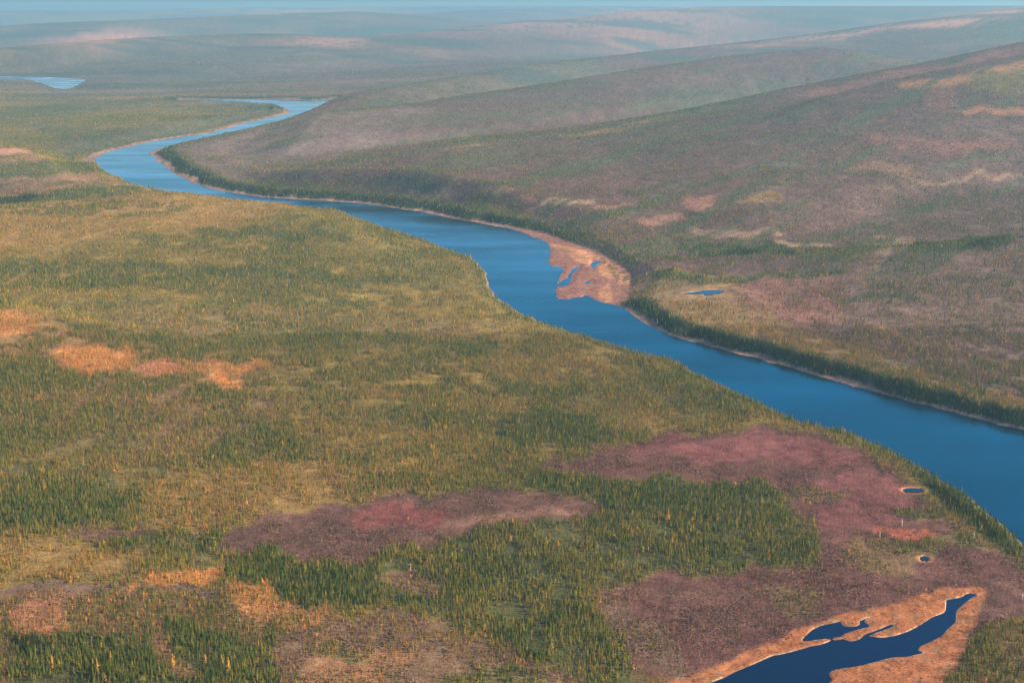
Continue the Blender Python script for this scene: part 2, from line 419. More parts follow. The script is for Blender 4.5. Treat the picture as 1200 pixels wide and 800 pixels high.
# patches: outline in the picture, cover, strength, edge softness in metres at 1300 m
PATCH = [
    # ---- far country
    ([(-60, 100), (210, 106), (400, 60), (300, 20), (-60, 20)], cov((.075, .07, .058), .3, .3, .2, .1, 0, .2, .2), .8, 200),
    ([(-60, 108), (110, 112), (200, 122), (330, 128), (240, 152), (110, 182), (-60, 160)], PLAIN_FAR, .9, 60),
    ([(80, 168), (110, 182), (160, 168), (250, 150), (330, 131), (290, 128), (180, 148), (90, 156)], DIM, .9, 60),
    ([(20, 127), (60, 120), (150, 122), (140, 127), (60, 130)], DIM, .8, 60),
    ([(5, 146), (60, 144), (110, 153), (60, 153)], DIM, .8, 60),
    ([(100, 113), (150, 110), (190, 114), (150, 117)], EASTGOLD, .7, 60),
    ([(75, 46), (150, 41), (150, 45), (100, 49)], PINK, 1, 150),
    ([(560, 32), (640, 25), (690, 20), (730, 12), (800, 5), (850, 6), (780, 16), (700, 24), (620, 30)], PINK, .9, 250),  # pink sunlit line of the far ridge, painted into the ground colour
    ([(320, 12), (350, 6), (370, 10), (350, 14)], PINK, .9, 300),
    ([(340, 52), (400, 45), (410, 48), (380, 53)], PINK, .8, 150),  # lower end of that ridge, its sunlit pink painted in too
    # ---- left hill beyond the plain
    ([(-60, 168), (0, 172), (60, 188), (110, 206), (160, 229), (60, 238), (-60, 244)], cov((.19, .115, .06), .6, .08, .24, .30, .06, .30, .04), 1, 30),
    ([(-60, 178), (18, 176), (22, 180), (0, 182), (-60, 184)], PINK, .7, 12),
    ([(-60, 200), (40, 190), (100, 188), (120, 200), (60, 208), (-60, 214)], GREEN, .95, 20),
    ([(-60, 217), (50, 209), (110, 203), (120, 214), (60, 224), (-60, 234)], cov((.17, .10, .06), .45, .05, .2, .25, .08, .36, .06), .9, 20),
    ([(-60, 236), (60, 226), (110, 218), (160, 220), (150, 230), (60, 236), (-60, 246)], BELT, .9, 20),
    # ---- plain, left bank
    ([(-60, 250), (120, 236), (210, 230), (280, 240), (330, 262), (200, 262), (100, 275), (-60, 300)], GOLD, .75, 60),
    ([(300, 262), (400, 256), (470, 285), (540, 312), (560, 345), (500, 330), (420, 300), (330, 286)], MIXED, .75, 50),
    ([(230, 267), (280, 269), (400, 274), (400, 283), (300, 279), (235, 274)], ROW, .8, 14),
    ([(135, 310), (170, 307), (260, 313), (400, 322), (420, 330), (300, 326), (160, 317)], ROW, .75, 14),
    ([(-60, 308), (30, 306), (60, 312), (40, 322), (-60, 324)], MIXED, .9, 20),
    ([(60, 330), (120, 320), (170, 330), (90, 338)], GREEN, .6, 20),
    ([(380, 327), (470, 326), (545, 334), (470, 336), (390, 333)], ROW, .7, 12),
    ([(-60, 352), (80, 353), (300, 352), (420, 350), (420, 358), (60, 361), (-60, 360)], MIXED, .8, 14),
    ([(60, 363), (300, 362), (520, 370), (560, 395), (400, 402), (250, 398), (120, 388)], cov((.15, .105, .05), .8, .08, .30, .36, .02, .22, .02), .8, 30),
    ([(240, 392), (420, 388), (560, 400), (560, 418), (420, 414), (260, 412)], MIXED, .75, 20),
    ([(60, 372), (120, 384), (200, 400), (210, 407), (130, 396), (70, 380)], ROW, .8, 9),
    ([(-60, 362), (30, 368), (140, 398), (220, 414), (320, 434), (300, 452), (230, 448), (140, 440), (60, 432), (-60, 424)], cov((.20, .115, .052), .9, .08, .24, .32, .10, .24, .02), .9, 20),
    ([(-60, 363), (22, 367), (28, 392), (-60, 396)], BRIGHT, .75, 16),
    ([(65, 410), (110, 404), (150, 414), (140, 432), (90, 432)], BRIGHT, .95, 14),
    ([(155, 430), (195, 422), (215, 430), (200, 440), (165, 444)], cov((.36, .15, .09), .8, .02, .08, .25, .40, .25, 0, .9), .95, 12),
    ([(245, 440), (270, 434), (285, 446), (280, 458), (255, 456)], BRIGHT, 1, 10),
    ([(215, 420), (270, 426), (318, 428), (315, 436), (240, 434)], BRIGHT, .6, 12),
    ([(20, 440), (140, 446), (250, 455), (330, 470), (300, 520), (120, 530), (-60, 500), (-60, 430)], cov((.15, .09, .05), .8, .14, .30, .20, .04, .30, .02), .8, 30),
    ([(240, 446), (252, 452), (262, 464), (245, 464)], ROW, .8, 10),
    ([(320, 430), (400, 440), (420, 470), (340, 470)], MIXED, .6, 20),
    ([(560, 320), (575, 345), (640, 378), (900, 476), (880, 490), (700, 420), (600, 375), (530, 330)], MIXED, .5, 25),
    ([(560, 500), (620, 480), (680, 490), (720, 505), (680, 520), (600, 520)], GREEN, .85, 20),
    ([(600, 462), (660, 455), (700, 470), (640, 480)], GREEN, .55, 20),
    ([(740, 440), (840, 450), (900, 478), (850, 498), (760, 480)], MIXED, .6, 25),
    ([(-60, 540), (60, 545), (140, 560), (160, 600), (90, 612), (-60, 610)], GREEN, .85, 18),
    ([(70, 538), (120, 548), (150, 590), (110, 596)], ROW, .7, 14),
    ([(150, 536), (210, 540), (225, 570), (170, 566)], GREEN, .7, 16),
    ([(-60, 510), (100, 505), (200, 520), (100, 535), (-60, 535)], MIXED, .6, 20),
    ([(230, 520), (330, 505), (390, 520), (330, 545), (250, 545)], GREEN, .6, 18),
    ([(380, 480), (520, 470), (540, 490), (430, 500)], GREEN, .5, 18),
    ([(190, 560), (300, 545), (520, 545), (560, 560), (520, 574), (330, 598), (260, 615), (160, 618)], GOLD, .7, 18),
    ([(80, 622), (130, 618), (190, 624), (130, 634)], GREYHEATH, .8, 10),
    ([(120, 634), (220, 622), (270, 628), (250, 660), (180, 668), (100, 676), (150, 648)], GREEN, .75, 12),
    ([(10, 632), (110, 640), (170, 646), (130, 660), (20, 656)], GOLD, .7, 12),
    ([(30, 666), (150, 658), (140, 670), (40, 678)], GOLD, .7, 8),
    # ---- heath
    ([(640, 550), (700, 523), (760, 512), (830, 503), (900, 502), (950, 503), (985, 517), (1010, 530), (1040, 545), (1060, 560),
      (1080, 580), (1105, 602), (1130, 622), (1200, 655), (1300, 720), (1300, 800), (1180, 790), (1130, 800), (900, 810), (760, 800),
      (735, 770), (715, 735), (700, 710), (690, 690), (760, 672), (850, 668), (930, 660), (952, 640), (937, 602), (905, 572),
      (860, 564), (780, 560), (700, 557)], HEATH, .97, 18),
    ([(255, 642), (275, 624), (330, 604), (400, 591), (470, 579), (540, 573), (600, 575), (660, 581), (712, 592), (690, 605),
      (640, 611), (590, 616), (560, 626), (520, 631), (470, 641), (430, 655), (390, 661), (340, 651), (300, 648)], GREYHEATH, .97, 13),
    ([(425, 592), (520, 590), (530, 600), (500, 612), (440, 618), (410, 610)], cov((.165, .052, .048), .10, .05, .1, .2, .1, .3, .25, .5), .8, 14),
    ([(735, 525), (800, 512), (930, 508), (985, 522), (1020, 545), (930, 540), (800, 535)], cov((.145, .054, .050), .03, 0, .1, .1, .1, .4, .3, .5), .8, 14),
    ([(950, 560), (1040, 556), (1060, 590), (1020, 620), (960, 610)], cov((.145, .054, .050), .05, 0, .1, .1, .1, .4, .3, .5), .8, 14),
    ([(520, 610), (600, 600), (700, 598), (600, 612)], cov((.19, .10, .065), .12, .05, .2, .2, .05, .3, .2, .6), .6, 10),
    # ---- green forest in front
    ([(600, 566), (680, 556), (760, 561), (860, 564), (905, 573), (937, 602), (950, 642), (925, 658), (850, 666), (760, 671),
      (700, 690), (640, 700), (560, 690), (540, 655), (590, 622), (640, 612), (715, 594), (660, 578)], GREEN, .93, 14),
    ([(262, 664), (300, 648), (345, 654), (400, 664), (440, 654), (480, 638), (540, 628), (600, 612), (660, 640), (690, 690), (700, 712),
      (718, 740), (735, 775), (750, 810), (690, 810), (640, 780), (590, 755), (545, 735), (520, 715), (480, 708), (440, 702), (400, 706), (350, 706), (310, 694)], GREEN, .93, 14),
    ([(455, 674), (490, 670), (515, 680), (505, 692), (465, 690)], BROWNH, .9, 6),
    ([(690, 690), (720, 688), (735, 710), (715, 720)], BROWNH, .6, 8),
    ([(700, 700), (760, 730), (800, 770), (790, 800), (760, 780), (740, 750)], cov((.13, .085, .055), .35, .25, .3, .1, 0, .25, .1, .7), .7, 9),
    ([(780, 680), (880, 690), (900, 720), (820, 740), (760, 710)], GREYHEATH, .6, 14),
    ([(890, 690), (930, 680), (960, 700), (930, 720)], cov((.15, .10, .05), .3, .15, .3, .3, .05, .2, 0, .7), .6, 9),
    # ---- tree groups in the heath
    ([(1000, 640), (1030, 630), (1060, 640), (1066, 660), (1040, 672), (1000, 668)], cov((.14, .09, .045), .6, .15, .35, .40, .05, .05, 0, .8), .8, 8),
    ([(1050, 625), (1100, 622), (1120, 640), (1060, 645)], MIXED, .7, 7),
    ([(1040, 592), (1090, 588), (1120, 598), (1060, 602)], MIXED, .75, 5),
    ([(1115, 630), (1160, 622), (1200, 640), (1150, 645)], MIXED, .7, 5),
    ([(1030, 618), (1080, 612), (1090, 622), (1040, 626)], cov((.30, .09, .06), .1, 0, .2, .3, .3, .2, 0, .6), .9, 5),
    ([(930, 566), (990, 572), (1000, 585), (930, 582)], MIXED, .45, 8),
    # ---- foreground left: the knoll
    ([(-60, 690), (40, 684), (140, 681), (230, 684), (270, 688), (240, 697), (100, 694), (0, 704), (-60, 704)], cov((.125, .078, .062), .4, .05, .15, .1, .02, .4, .28, .6), .85, 6),
    ([(-60, 702), (60, 692), (220, 694), (300, 700), (340, 740), (350, 810), (-60, 810)], KNOLL, .95, 8),
    ([(155, 684), (180, 674), (215, 670), (245, 660), (262, 668), (240, 680), (190, 688)], BRIGHT, .9, 5),
    ([(265, 690), (290, 680), (310, 690), (330, 712), (310, 722), (280, 706)], BRIGHT, .65, 6),
    ([(300, 720), (340, 705), (390, 716), (410, 735), (380, 740), (330, 745)], cov((.30, .14, .06), .75, .06, .2, .36, .26, .12, 0, .9), .8, 7),
    ([(20, 712), (60, 706), (70, 735), (85, 748), (40, 745)], cov((.30, .13, .07), .5, .03, .12, .3, .3, .25, 0, .7), .8, 6),
    ([(18, 812), (40, 756), (100, 738), (150, 744), (205, 728), (260, 740), (330, 760), (348, 785), (325, 812)], GREEN, .92, 7),
    ([(170, 735), (185, 730), (200, 760), (230, 790), (205, 795), (180, 770)], cov((.22, .11, .06), .7, .10, .2, .25, .2, .25, 0, .7), .8, 7),
    ([(20, 745), (40, 745), (60, 770), (40, 765)], BELT, .8, 4),
    ([(340, 740), (400, 728), (430, 716), (480, 716), (520, 722), (545, 745), (600, 765), (660, 790), (680, 812), (340, 812)], BROWNH, .92, 9),
    ([(420, 760), (480, 765), (470, 785), (430, 780)], cov((.26, .13, .06), .6, .05, .2, .4, .2, .15, 0, .8), .7, 6),
    ([(370, 765), (440, 780), (450, 812), (370, 812)], cov((.24, .12, .06), .6, .05, .2, .4, .15, .2, 0, .8), .7, 8),
    ([(500, 790), (560, 782), (640, 790), (640, 812), (500, 812)], MIXED, .8, 6),
    ([(375, 755), (420, 758), (430, 770), (390, 775)], MIXED, .7, 5),
    ([(1130, 765), (1150, 738), (1175, 725), (1230, 720), (1230, 812), (1105, 812)], cov((.16, .10, .045), .95, .18, .38, .26, .06, .12, 0, 1.0), .95, 4),
    ([(1150, 690), (1230, 670), (1230, 720), (1160, 722)], GREYHEATH, .8, 8),
    # ---- strip of forest on the near bank
    ([(880, 474), (915, 489), (945, 497), (985, 506), (1012, 516), (1042, 530), (1065, 545), (1080, 560), (1095, 575), (1110, 590), (1130, 605),
      (1150, 624), (1180, 640), (1215, 668), (1300, 730), (1330, 720), (1230, 655), (1170, 605), (1110, 562), (1040, 520), (960, 494), (900, 472)], BELT, .95, 5),
    # ---- country east of the river
    ([(190, 180), (240, 165), (350, 137), (420, 130), (500, 125), (380, 190), (300, 215), (225, 205)], cov((.14, .10, .085), .7, .2, .25, .06, 0, .27, .22), .8, 40),
    ([(210, 200), (300, 214), (400, 222), (560, 240), (700, 275), (735, 300), (640, 270), (520, 248), (400, 232), (280, 224)], MIXED, .8, 30),
    ([(740, 325), (800, 318), (860, 322), (860, 345), (900, 372), (1000, 405), (1100, 440), (1200, 465), (1230, 485), (1080, 455), (900, 405), (780, 372), (742, 352)], EASTGOLD, .85, 20),
    ([(860, 330), (960, 318), (1000, 340), (980, 375), (900, 370)], EASTRED, .7, 30),
    ([(1000, 310), (1230, 286), (1230, 450), (1120, 430), (1000, 380)], cov((.135, .088, .066), .62, .16, .20, .10, .03, .33, .18), .8, 40),
    ([(760, 321), (810, 320), (880, 321), (975, 313), (985, 318), (900, 326), (850, 330), (800, 330), (765, 330)], BELT, .9, 8),
    ([(790, 280), (840, 282), (920, 288), (930, 297), (850, 298), (790, 294)], BELT, .85, 10),
    ([(1055, 288), (1100, 280), (1180, 278), (1190, 286), (1120, 292), (1060, 294)], BELT, .8, 10),
    ([(930, 292), (1000, 295), (1010, 302), (940, 302)], MIXED, .8, 10),
    ([(900, 283), (960, 283), (962, 287), (905, 287)], OPEN, .8, 7),
    ([(1020, 281), (1060, 276), (1070, 283), (1050, 297), (1025, 296)], OPEN, .6, 8),
    ([(800, 263), (870, 268), (920, 276), (880, 278), (800, 272)], OPEN, .6, 8),
    ([(470, 216), (500, 219), (535, 217), (535, 222), (495, 224), (465, 219)], OPEN, .6, 7),
    ([(560, 226), (585, 220), (588, 228), (565, 232)], OPEN, .8, 9),
    ([(606, 230), (625, 226), (640, 234), (618, 236)], PINK, .45, 8),
    ([(645, 240), (690, 232), (685, 238), (660, 241)], OPEN, .8, 7),
    ([(695, 240), (740, 236), (730, 245), (700, 246)], PINK, .4, 8),
    ([(740, 252), (790, 253), (800, 262), (760, 264)], PINK, .4, 9),
    ([(1040, 205), (1090, 206), (1150, 203), (1200, 205), (1200, 208), (1090, 209)], OPEN, .5, 8),
    ([(990, 195), (1060, 192), (1065, 202), (1010, 203)], EASTGOLD, .35, 14),
    ([(800, 235), (835, 225), (840, 242), (805, 245)], PINK, .5, 14),
    ([(860, 226), (910, 228), (905, 238), (870, 236)], EASTGOLD, .7, 12),
    ([(1030, 160), (1180, 168), (1180, 178), (1040, 175)], EASTRED, .6, 20),
    ([(1110, 126), (1140, 125), (1210, 129), (1210, 135), (1150, 133)], cov((.30, .14, .075), .5, .02, .1, .25, .4, .25, 0, .8), .7, 14),
    ([(1060, 97), (1130, 85), (1210, 71), (1210, 80), (1120, 95), (1070, 102)], cov((.30, .15, .07), .6, .02, .1, .3, .4, .2, 0, .8), .65, 22),
    ([(1085, 105), (1110, 105), (1110, 125), (1090, 122)], EASTRED, .6, 18),
    ([(1140, 90), (1210, 80), (1210, 110), (1140, 104)], MIXED, .7, 20),
    ([(930, 110), (1040, 86), (1100, 76), (1210, 52), (1210, 60), (1050, 92), (950, 113)], EASTRED, .6, 24),
    ([(780, 122), (840, 108), (940, 92), (1040, 70), (1150, 38), (1200, 28), (1190, 46), (1090, 70), (960, 96), (880, 114), (800, 134)], DIM, .95, 40),
    ([(740, 110), (840, 95), (900, 85), (880, 100), (780, 118)], DIM, .6, 50),
    ([(480, 176), (560, 160), (640, 158), (700, 150), (780, 130), (800, 132), (700, 154), (600, 165), (520, 178)], DIM, .5, 20),
    ([(530, 172), (640, 160), (720, 146), (800, 134), (800, 138), (700, 157), (600, 168), (540, 176)], EASTGOLD, .6, 10),
    ([(400, 128), (500, 108), (600, 92), (700, 80), (700, 86), (600, 100), (500, 116), (410, 133)], DIM, .85, 25),
    ([(440, 100), (560, 84), (640, 70), (720, 60), (720, 66), (600, 84), (460, 106)], DIM, .6, 30),
    ([(880, 52), (960, 40), (1045, 28), (1200, 9), (1200, 16), (1050, 34), (960, 48), (900, 54)], PINK, .8, 60),
]
for a, b in [((660, 262), (760, 235)), ((700, 250), (800, 215)), ((600, 215), (700, 190)), ((840, 205), (930, 185)), ((560, 215), (640, 205)), ((770, 262), (790, 268)),
             ((1090, 190), (1180, 178)), ((880, 165), (960, 158)), ((700, 290), (780, 287)), ((1150, 455), (1190, 440)), ((1040, 425), (1090, 420)), ((1000, 350), (1060, 345)),
             ((430, 215), (520, 205)), ((480, 205), (600, 190))]:
    t = 4.0
    PATCH.append(([(a[0], a[1] - t * .4), (b[0], b[1] - t * .4), (b[0] + 8, b[1] + t * .6), (a[0] + 8, a[1] + t)], DIM, .8, 12))
WILLOWS = catmull(hit([(684, 292), (700, 297), (716, 303), (734, 315), (741, 328), (740, 342), (735, 354), (724, 354), (726, 338), (716, 324), (706, 311), (694, 302)]), 2, True)
DRY = [catmull(hit(p), 2, True) for p in (
    [(663, 297), (676, 294), (690, 299), (686, 308), (670, 306)],
    [(699, 309), (712, 306), (724, 313), (718, 325), (705, 323)],
    [(640, 281), (665, 289), (700, 299), (712, 306), (690, 301), (655, 291)],
    [(700, 340), (712, 334), (716, 352), (706, 353)], [(726, 320), (737, 322), (734, 333), (724, 330)])]
PATCH = [(catmull(hit(p), 2, True), c, s, e) for p, c, s, e in PATCH]


def cover(x, y, z, rs, right, outer, ss, ls):
    """cover table for flat arrays"""
    n = len(x)
    k = np.clip(y / 1300, .7, 30)
    wx = x + 22 * k * (fbm(x / 30 / k, y / 55 / k, 101, 3) - .5) * 1.6
    wy = y + 40 * k * (fbm(x / 30 / k + 7, y / 55 / k, 105, 3) - .5) * 1.6
    wx = wx + 11 * np.minimum(k, 3) * (fbm(x / 9 / k, y / 14 / k, 111, 2) - .5)
    wy = wy + 20 * np.minimum(k, 3) * (fbm(x / 9 / k + 3, y / 14 / k, 115, 2) - .5)
    # which side of the river: compare with the inner bank line
    bx = np.interp(y, EASTLINE[:, 1], EASTLINE[:, 0])
    ew = 30 + 2600 * smooth(6800, 10500, y)
    east = smooth(-1, 1, (x - bx + .4 * (ew - 30)) / ew)
    cv = PLAIN[None] * (1 - east)[:, None] + EAST[None] * east[:, None]
    for P, c, s, e in PATCH:
        kk = max(P[:, 1].mean() / 1300, .7)
        f = e * kk ** .7
        d = poly_sdf(wx, wy, P, f + 5)
        m = d < f
        if m.any():
            a = (s * smooth(f, -f * .8, d[m]))[:, None]
            cv[m] = cv[m] * (1 - a) + c[None] * a
    # clumping: green and gold drift against one another, streaks along the slopes
    n1 = fbm(x / 55, y / 110, 201, 3) - .5
    n2 = fbm((x + .35 * y) / 260 / np.sqrt(k), (y - .2 * x) / 90 / np.sqrt(k), 211, 3) - .5
    g = np.clip(2.0 * n1 + 3.0 * n2, -.9, .9)
    cv[:, 4] *= np.clip(1 + 1.3 * g, .15, 3)
    cv[:, 6] *= np.clip(1 - 1.1 * g, .2, 3)
    cv[:, 8] *= np.clip(1 - .9 * g, .2, 3)
    n3 = fbm(x / 26, y / 40, 221, 2) - .5
    cv[:, 3] *= np.clip(1 + 2.8 * n3 + .5 * g, .12, 1.7)
    cv[:, :3] *= (1 + .55 * (fbm(x / 18, y / 30, 231, 3) - .5) - .15 * g)[:, None]
    wide = smooth(5000, 11000, y)                 # far country: wooded strips, and open fells with sunlit pink painted in
    f1 = fbm((x + .15 * y) / 1500, (y - .15 * x) / 700, 261, 4)
    f2 = fbm((x - .1 * y) / 1300, (y + .1 * x) / 520, 271, 4)
    pk = (smooth(.62, .74, f1) * wide * .4)[:, None]
    dk = (smooth(.52, .66, f2) * wide * .8)[:, None]
    cv[:, :3] = cv[:, :3] * (1 - dk) + np.array((.045, .06, .05))[None] * dk
    cv[:, :3] = cv[:, :3] * (1 - pk) + np.array((.21, .115, .085))[None] * pk
    cv[:, 3] *= 1 - .8 * pk[:, 0]
    # fresher green rows across the western plain
    rw = fbm(x / 420 + y / 1500, (y + .12 * x) / 95 / np.sqrt(k), 295, 3)
    a = (smooth(.56, .68, rw) * (1 - east) * smooth(1550, 1800, y) * (1 - smooth(6000, 8000, y)) * (cv[:, 3] > .55) * (cv[:, 7] < .12) * .6)[:, None]
    cv = cv * (1 - a) + GREEN[None] * a
    # wooded drainage lines running down the eastern slopes to the river
    st = fbm((.52 * x + .85 * y) / 800, (.85 * x - .52 * y) / 62, 281, 3)
    a = (smooth(.55, .66, st) * smooth(.42, .58, fbm(x / 700, y / 900, 285, 2)) * east * smooth(2600, 3300, y) * .8)[:, None]
    cv = cv * (1 - a) + DIM[None] * a
    # belts of dark trees along the river, right bank's shade painted into their hue
    kb = np.clip(y / 2500, .8, 2)
    rb = right & (z > 1.2 + .6 * kb) & (rs > 0)
    a = (rb * (1 - smooth(34 * kb, 66 * kb, rs + 26 * (n3)))).astype(float)[:, None] * .95
    cv = cv * (1 - a) + BELT[None] * a
    lb = (~right) & (~outer) & (rs > 3) & (z > 1.0)
    a = (lb * (1 - smooth(10, 38, rs + 20 * n3))).astype(float)[:, None] * .7
    cv = cv * (1 - a) + GREEN[None] * a
    ot = outer & (z > 2.5)
    a = (ot * (1 - smooth(60, 220, rs))).astype(float)[:, None] * .9
    cv = cv * (1 - a) + DIM[None] * a
    # bare shores
    sandy = ((right | outer) & (z < 1.2 + .6 * kb) & (rs < 130)) | (ss < 1)
    sand_var = fbm(x / 16, y / 34, 241, 3)
    wet = np.array((.17, .105, .085))[None] * (.7 + .6 * fbm(x / 6, y / 15, 243, 2)[:, None])
    q = smooth(.48, .62, sand_var)[:, None]  # paler sand patches paint in sun falling through gaps in the belt
    sc = wet * (1 - q) + np.array((.27, .155, .10))[None] * q
    bar = (ss < 1)[:, None]
    sc = np.where(bar, np.array((.20, .094, .072))[None] * (.85 + .3 * sand_var[:, None]), sc)
    for P in DRY:
        a = (smooth(6, -6, poly_sdf(wx * .7 + x * .3, wy * .5 + y * .5, P, 20)) * .5)[:, None]
        sc = sc * (1 - a) + np.array((.44, .22, .095))[None] * a * (.6 + .8 * sand_var[:, None])
    cv[sandy, :3] = sc[sandy]
    cv[sandy, 3] = 0
    vg = smooth(6, -14, poly_sdf(wx * .6 + x * .4, wy * .4 + y * .6, WILLOWS, 60)) * smooth(.44, .56, fbm(x / 11, y / 22, 291, 3)) * (ss < 1)
    cv[:, :3] = cv[:, :3] * (1 - .8 * vg[:, None]) + np.array((.075, .06, .035))[None] * .8 * vg[:, None]
    cv[:, 3] = np.maximum(cv[:, 3], .7 * vg)
    cv[vg > .1, 4:11] = np.array((.3, .3, .1, 0, .3, 0, .5))
    l2 = (~right) & (~outer) & (rs < 4) & (rs > -20)
    cv[l2, :3] = np.array((.20, .13, .085))[None]
    cv[rs < 3, 3] = 0
    rim = poly_sdf(wx * .6 + x * .4, wy * .45 + y * .55, LAKE_RIM, 20)
    a = smooth(3, -3, rim)[:, None]
    orange = np.array((.245, .092, .042))[None] * (.72 + .55 * fbm(x / 5, y / 8, 251, 4))[:, None]
    tan = np.array((.15, .10, .055))[None]
    b = (smooth(.56, .72, fbm(x / 9, y / 9, 255, 3)) * .6)[:, None]
    cv[:, :3] = cv[:, :3] * (1 - a) + (orange * (1 - b) + tan * b) * a
    cv[:, 3] *= 1 - a[:, 0]
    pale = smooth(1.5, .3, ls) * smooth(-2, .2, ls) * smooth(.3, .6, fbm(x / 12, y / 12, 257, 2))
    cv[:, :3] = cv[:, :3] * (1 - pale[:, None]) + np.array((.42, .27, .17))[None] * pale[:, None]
    for P, pz in PONDS:
        d = poly_sdf(x, y, P, 60)
        cv[:, 3] *= smooth(10, 22, d) if pz < 6 else smooth(36, 55, d)
        a = (smooth(8, 3, d) * .7)[:, None]
        pc = np.array((.36, .15, .07))[None]
        cv[:, :3] = cv[:, :3] * (1 - a) + pc * a
        cv[:, 3] *= 1 - a[:, 0]
        e = (smooth(2.2, .8, d))[:, None]
        cv[:, :3] = cv[:, :3] * (1 - e) + np.array((.34, .22, .14))[None] * e
    return cv


el = catmull(at_level([(1500, 640), (1240, 580), (1100, 520), (1000, 475), (900, 448), (800, 412), (720, 378), (660, 362), (610, 320), (580, 300), (520, 270), (450, 252), (380, 240), (250, 226),
                       (190, 205), (170, 185), (190, 170), (240, 160), (300, 146), (350, 132), (390, 120)]), 2)
el = el[np.argsort(el[:, 1])]
EASTLINE = np.concatenate([[[9000, 300]], [[el[0, 0], el[0, 1] - 1]], el, [[el[-1, 0] - 300, el[-1, 1] + 2500]], [[-2500, 30000]]])

flat = [a.ravel() for a in (GX, GY, GZ, RS, RIGHT, OUTER, SS, LS)]
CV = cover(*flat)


# ------------------------------------------------------------------ materials
def new_mat(name):
    m = bpy.data.materials.new(name)
    m.use_nodes = True
    t = m.node_tree
    t.nodes.clear()
    out = t.nodes.new('ShaderNodeOutputMaterial')
    return m, t, out


def node(t, kind, **kw):
    n = t.nodes.new(kind)
    for k, v in kw.items():
        setattr(n, k, v)
    return n


def math_n(t, op, a, b=None, c=None):
    n = t.nodes.new('ShaderNodeMath')
    n.operation = op
    for i, v in enumerate((a, b, c)):
        if v is None:
            continue
        if isinstance(v, (int, float)):
            n.inputs[i].default_value = v
        else:
            t.links.new(v, n.inputs[i])
    return n.outputs[0]


def noise_n(t, vec, scale, detail=3, rough_=.55):
    n = t.nodes.new('ShaderNodeTexNoise')
    n.inputs['Scale'].default_value = scale
    n.inputs['Detail'].default_value = detail
    n.inputs['Roughness'].default_value = rough_
    t.links.new(vec, n.inputs['Vector'])
    return n.outputs['Fac']


def scale_col(t, col, fac):
    v = t.nodes.new('ShaderNodeVectorMath')
    v.operation = 'SCALE'
    t.links.new(col, v.inputs[0])
    t.links.new(fac, v.inputs['Scale'])
    return v.outputs[0]


def ground_material():
    m, t, out = new_mat('tundra_ground')
    geo = node(t, 'ShaderNodeNewGeometry')
    col = node(t, 'ShaderNodeAttribute', attribute_name='cover')
    pos = geo.outputs['Position']
    a = noise_n(t, pos, .35, 4, .65)
    b = noise_n(t, pos, .07, 3)
    c = noise_n(t, pos, .012, 3)
    f = math_n(t, 'ADD', math_n(t, 'MULTIPLY', a, .9), math_n(t, 'MULTIPLY', b, .6))
    f = math_n(t, 'ADD', f, math_n(t, 'MULTIPLY', c, .25))
    f = math_n(t, 'MAXIMUM', math_n(t, 'SUBTRACT', math_n(t, 'MULTIPLY', f, 2.7), 1.36), .22)
    colr = scale_col(t, col.outputs['Color'], f)
    p = node(t, 'ShaderNodeBsdfDiffuse')
    t.links.new(colr, p.inputs['Color'])
    bump = node(t, 'ShaderNodeBump')
    bump.inputs['Strength'].default_value = .7
    bump.inputs['Distance'].default_value = .9
    t.links.new(math_n(t, 'ADD', a, b), bump.inputs['Height'])
    t.links.new(bump.outputs[0], p.inputs['Normal'])
    t.links.new(p.outputs[0], out.inputs[0])
    return m


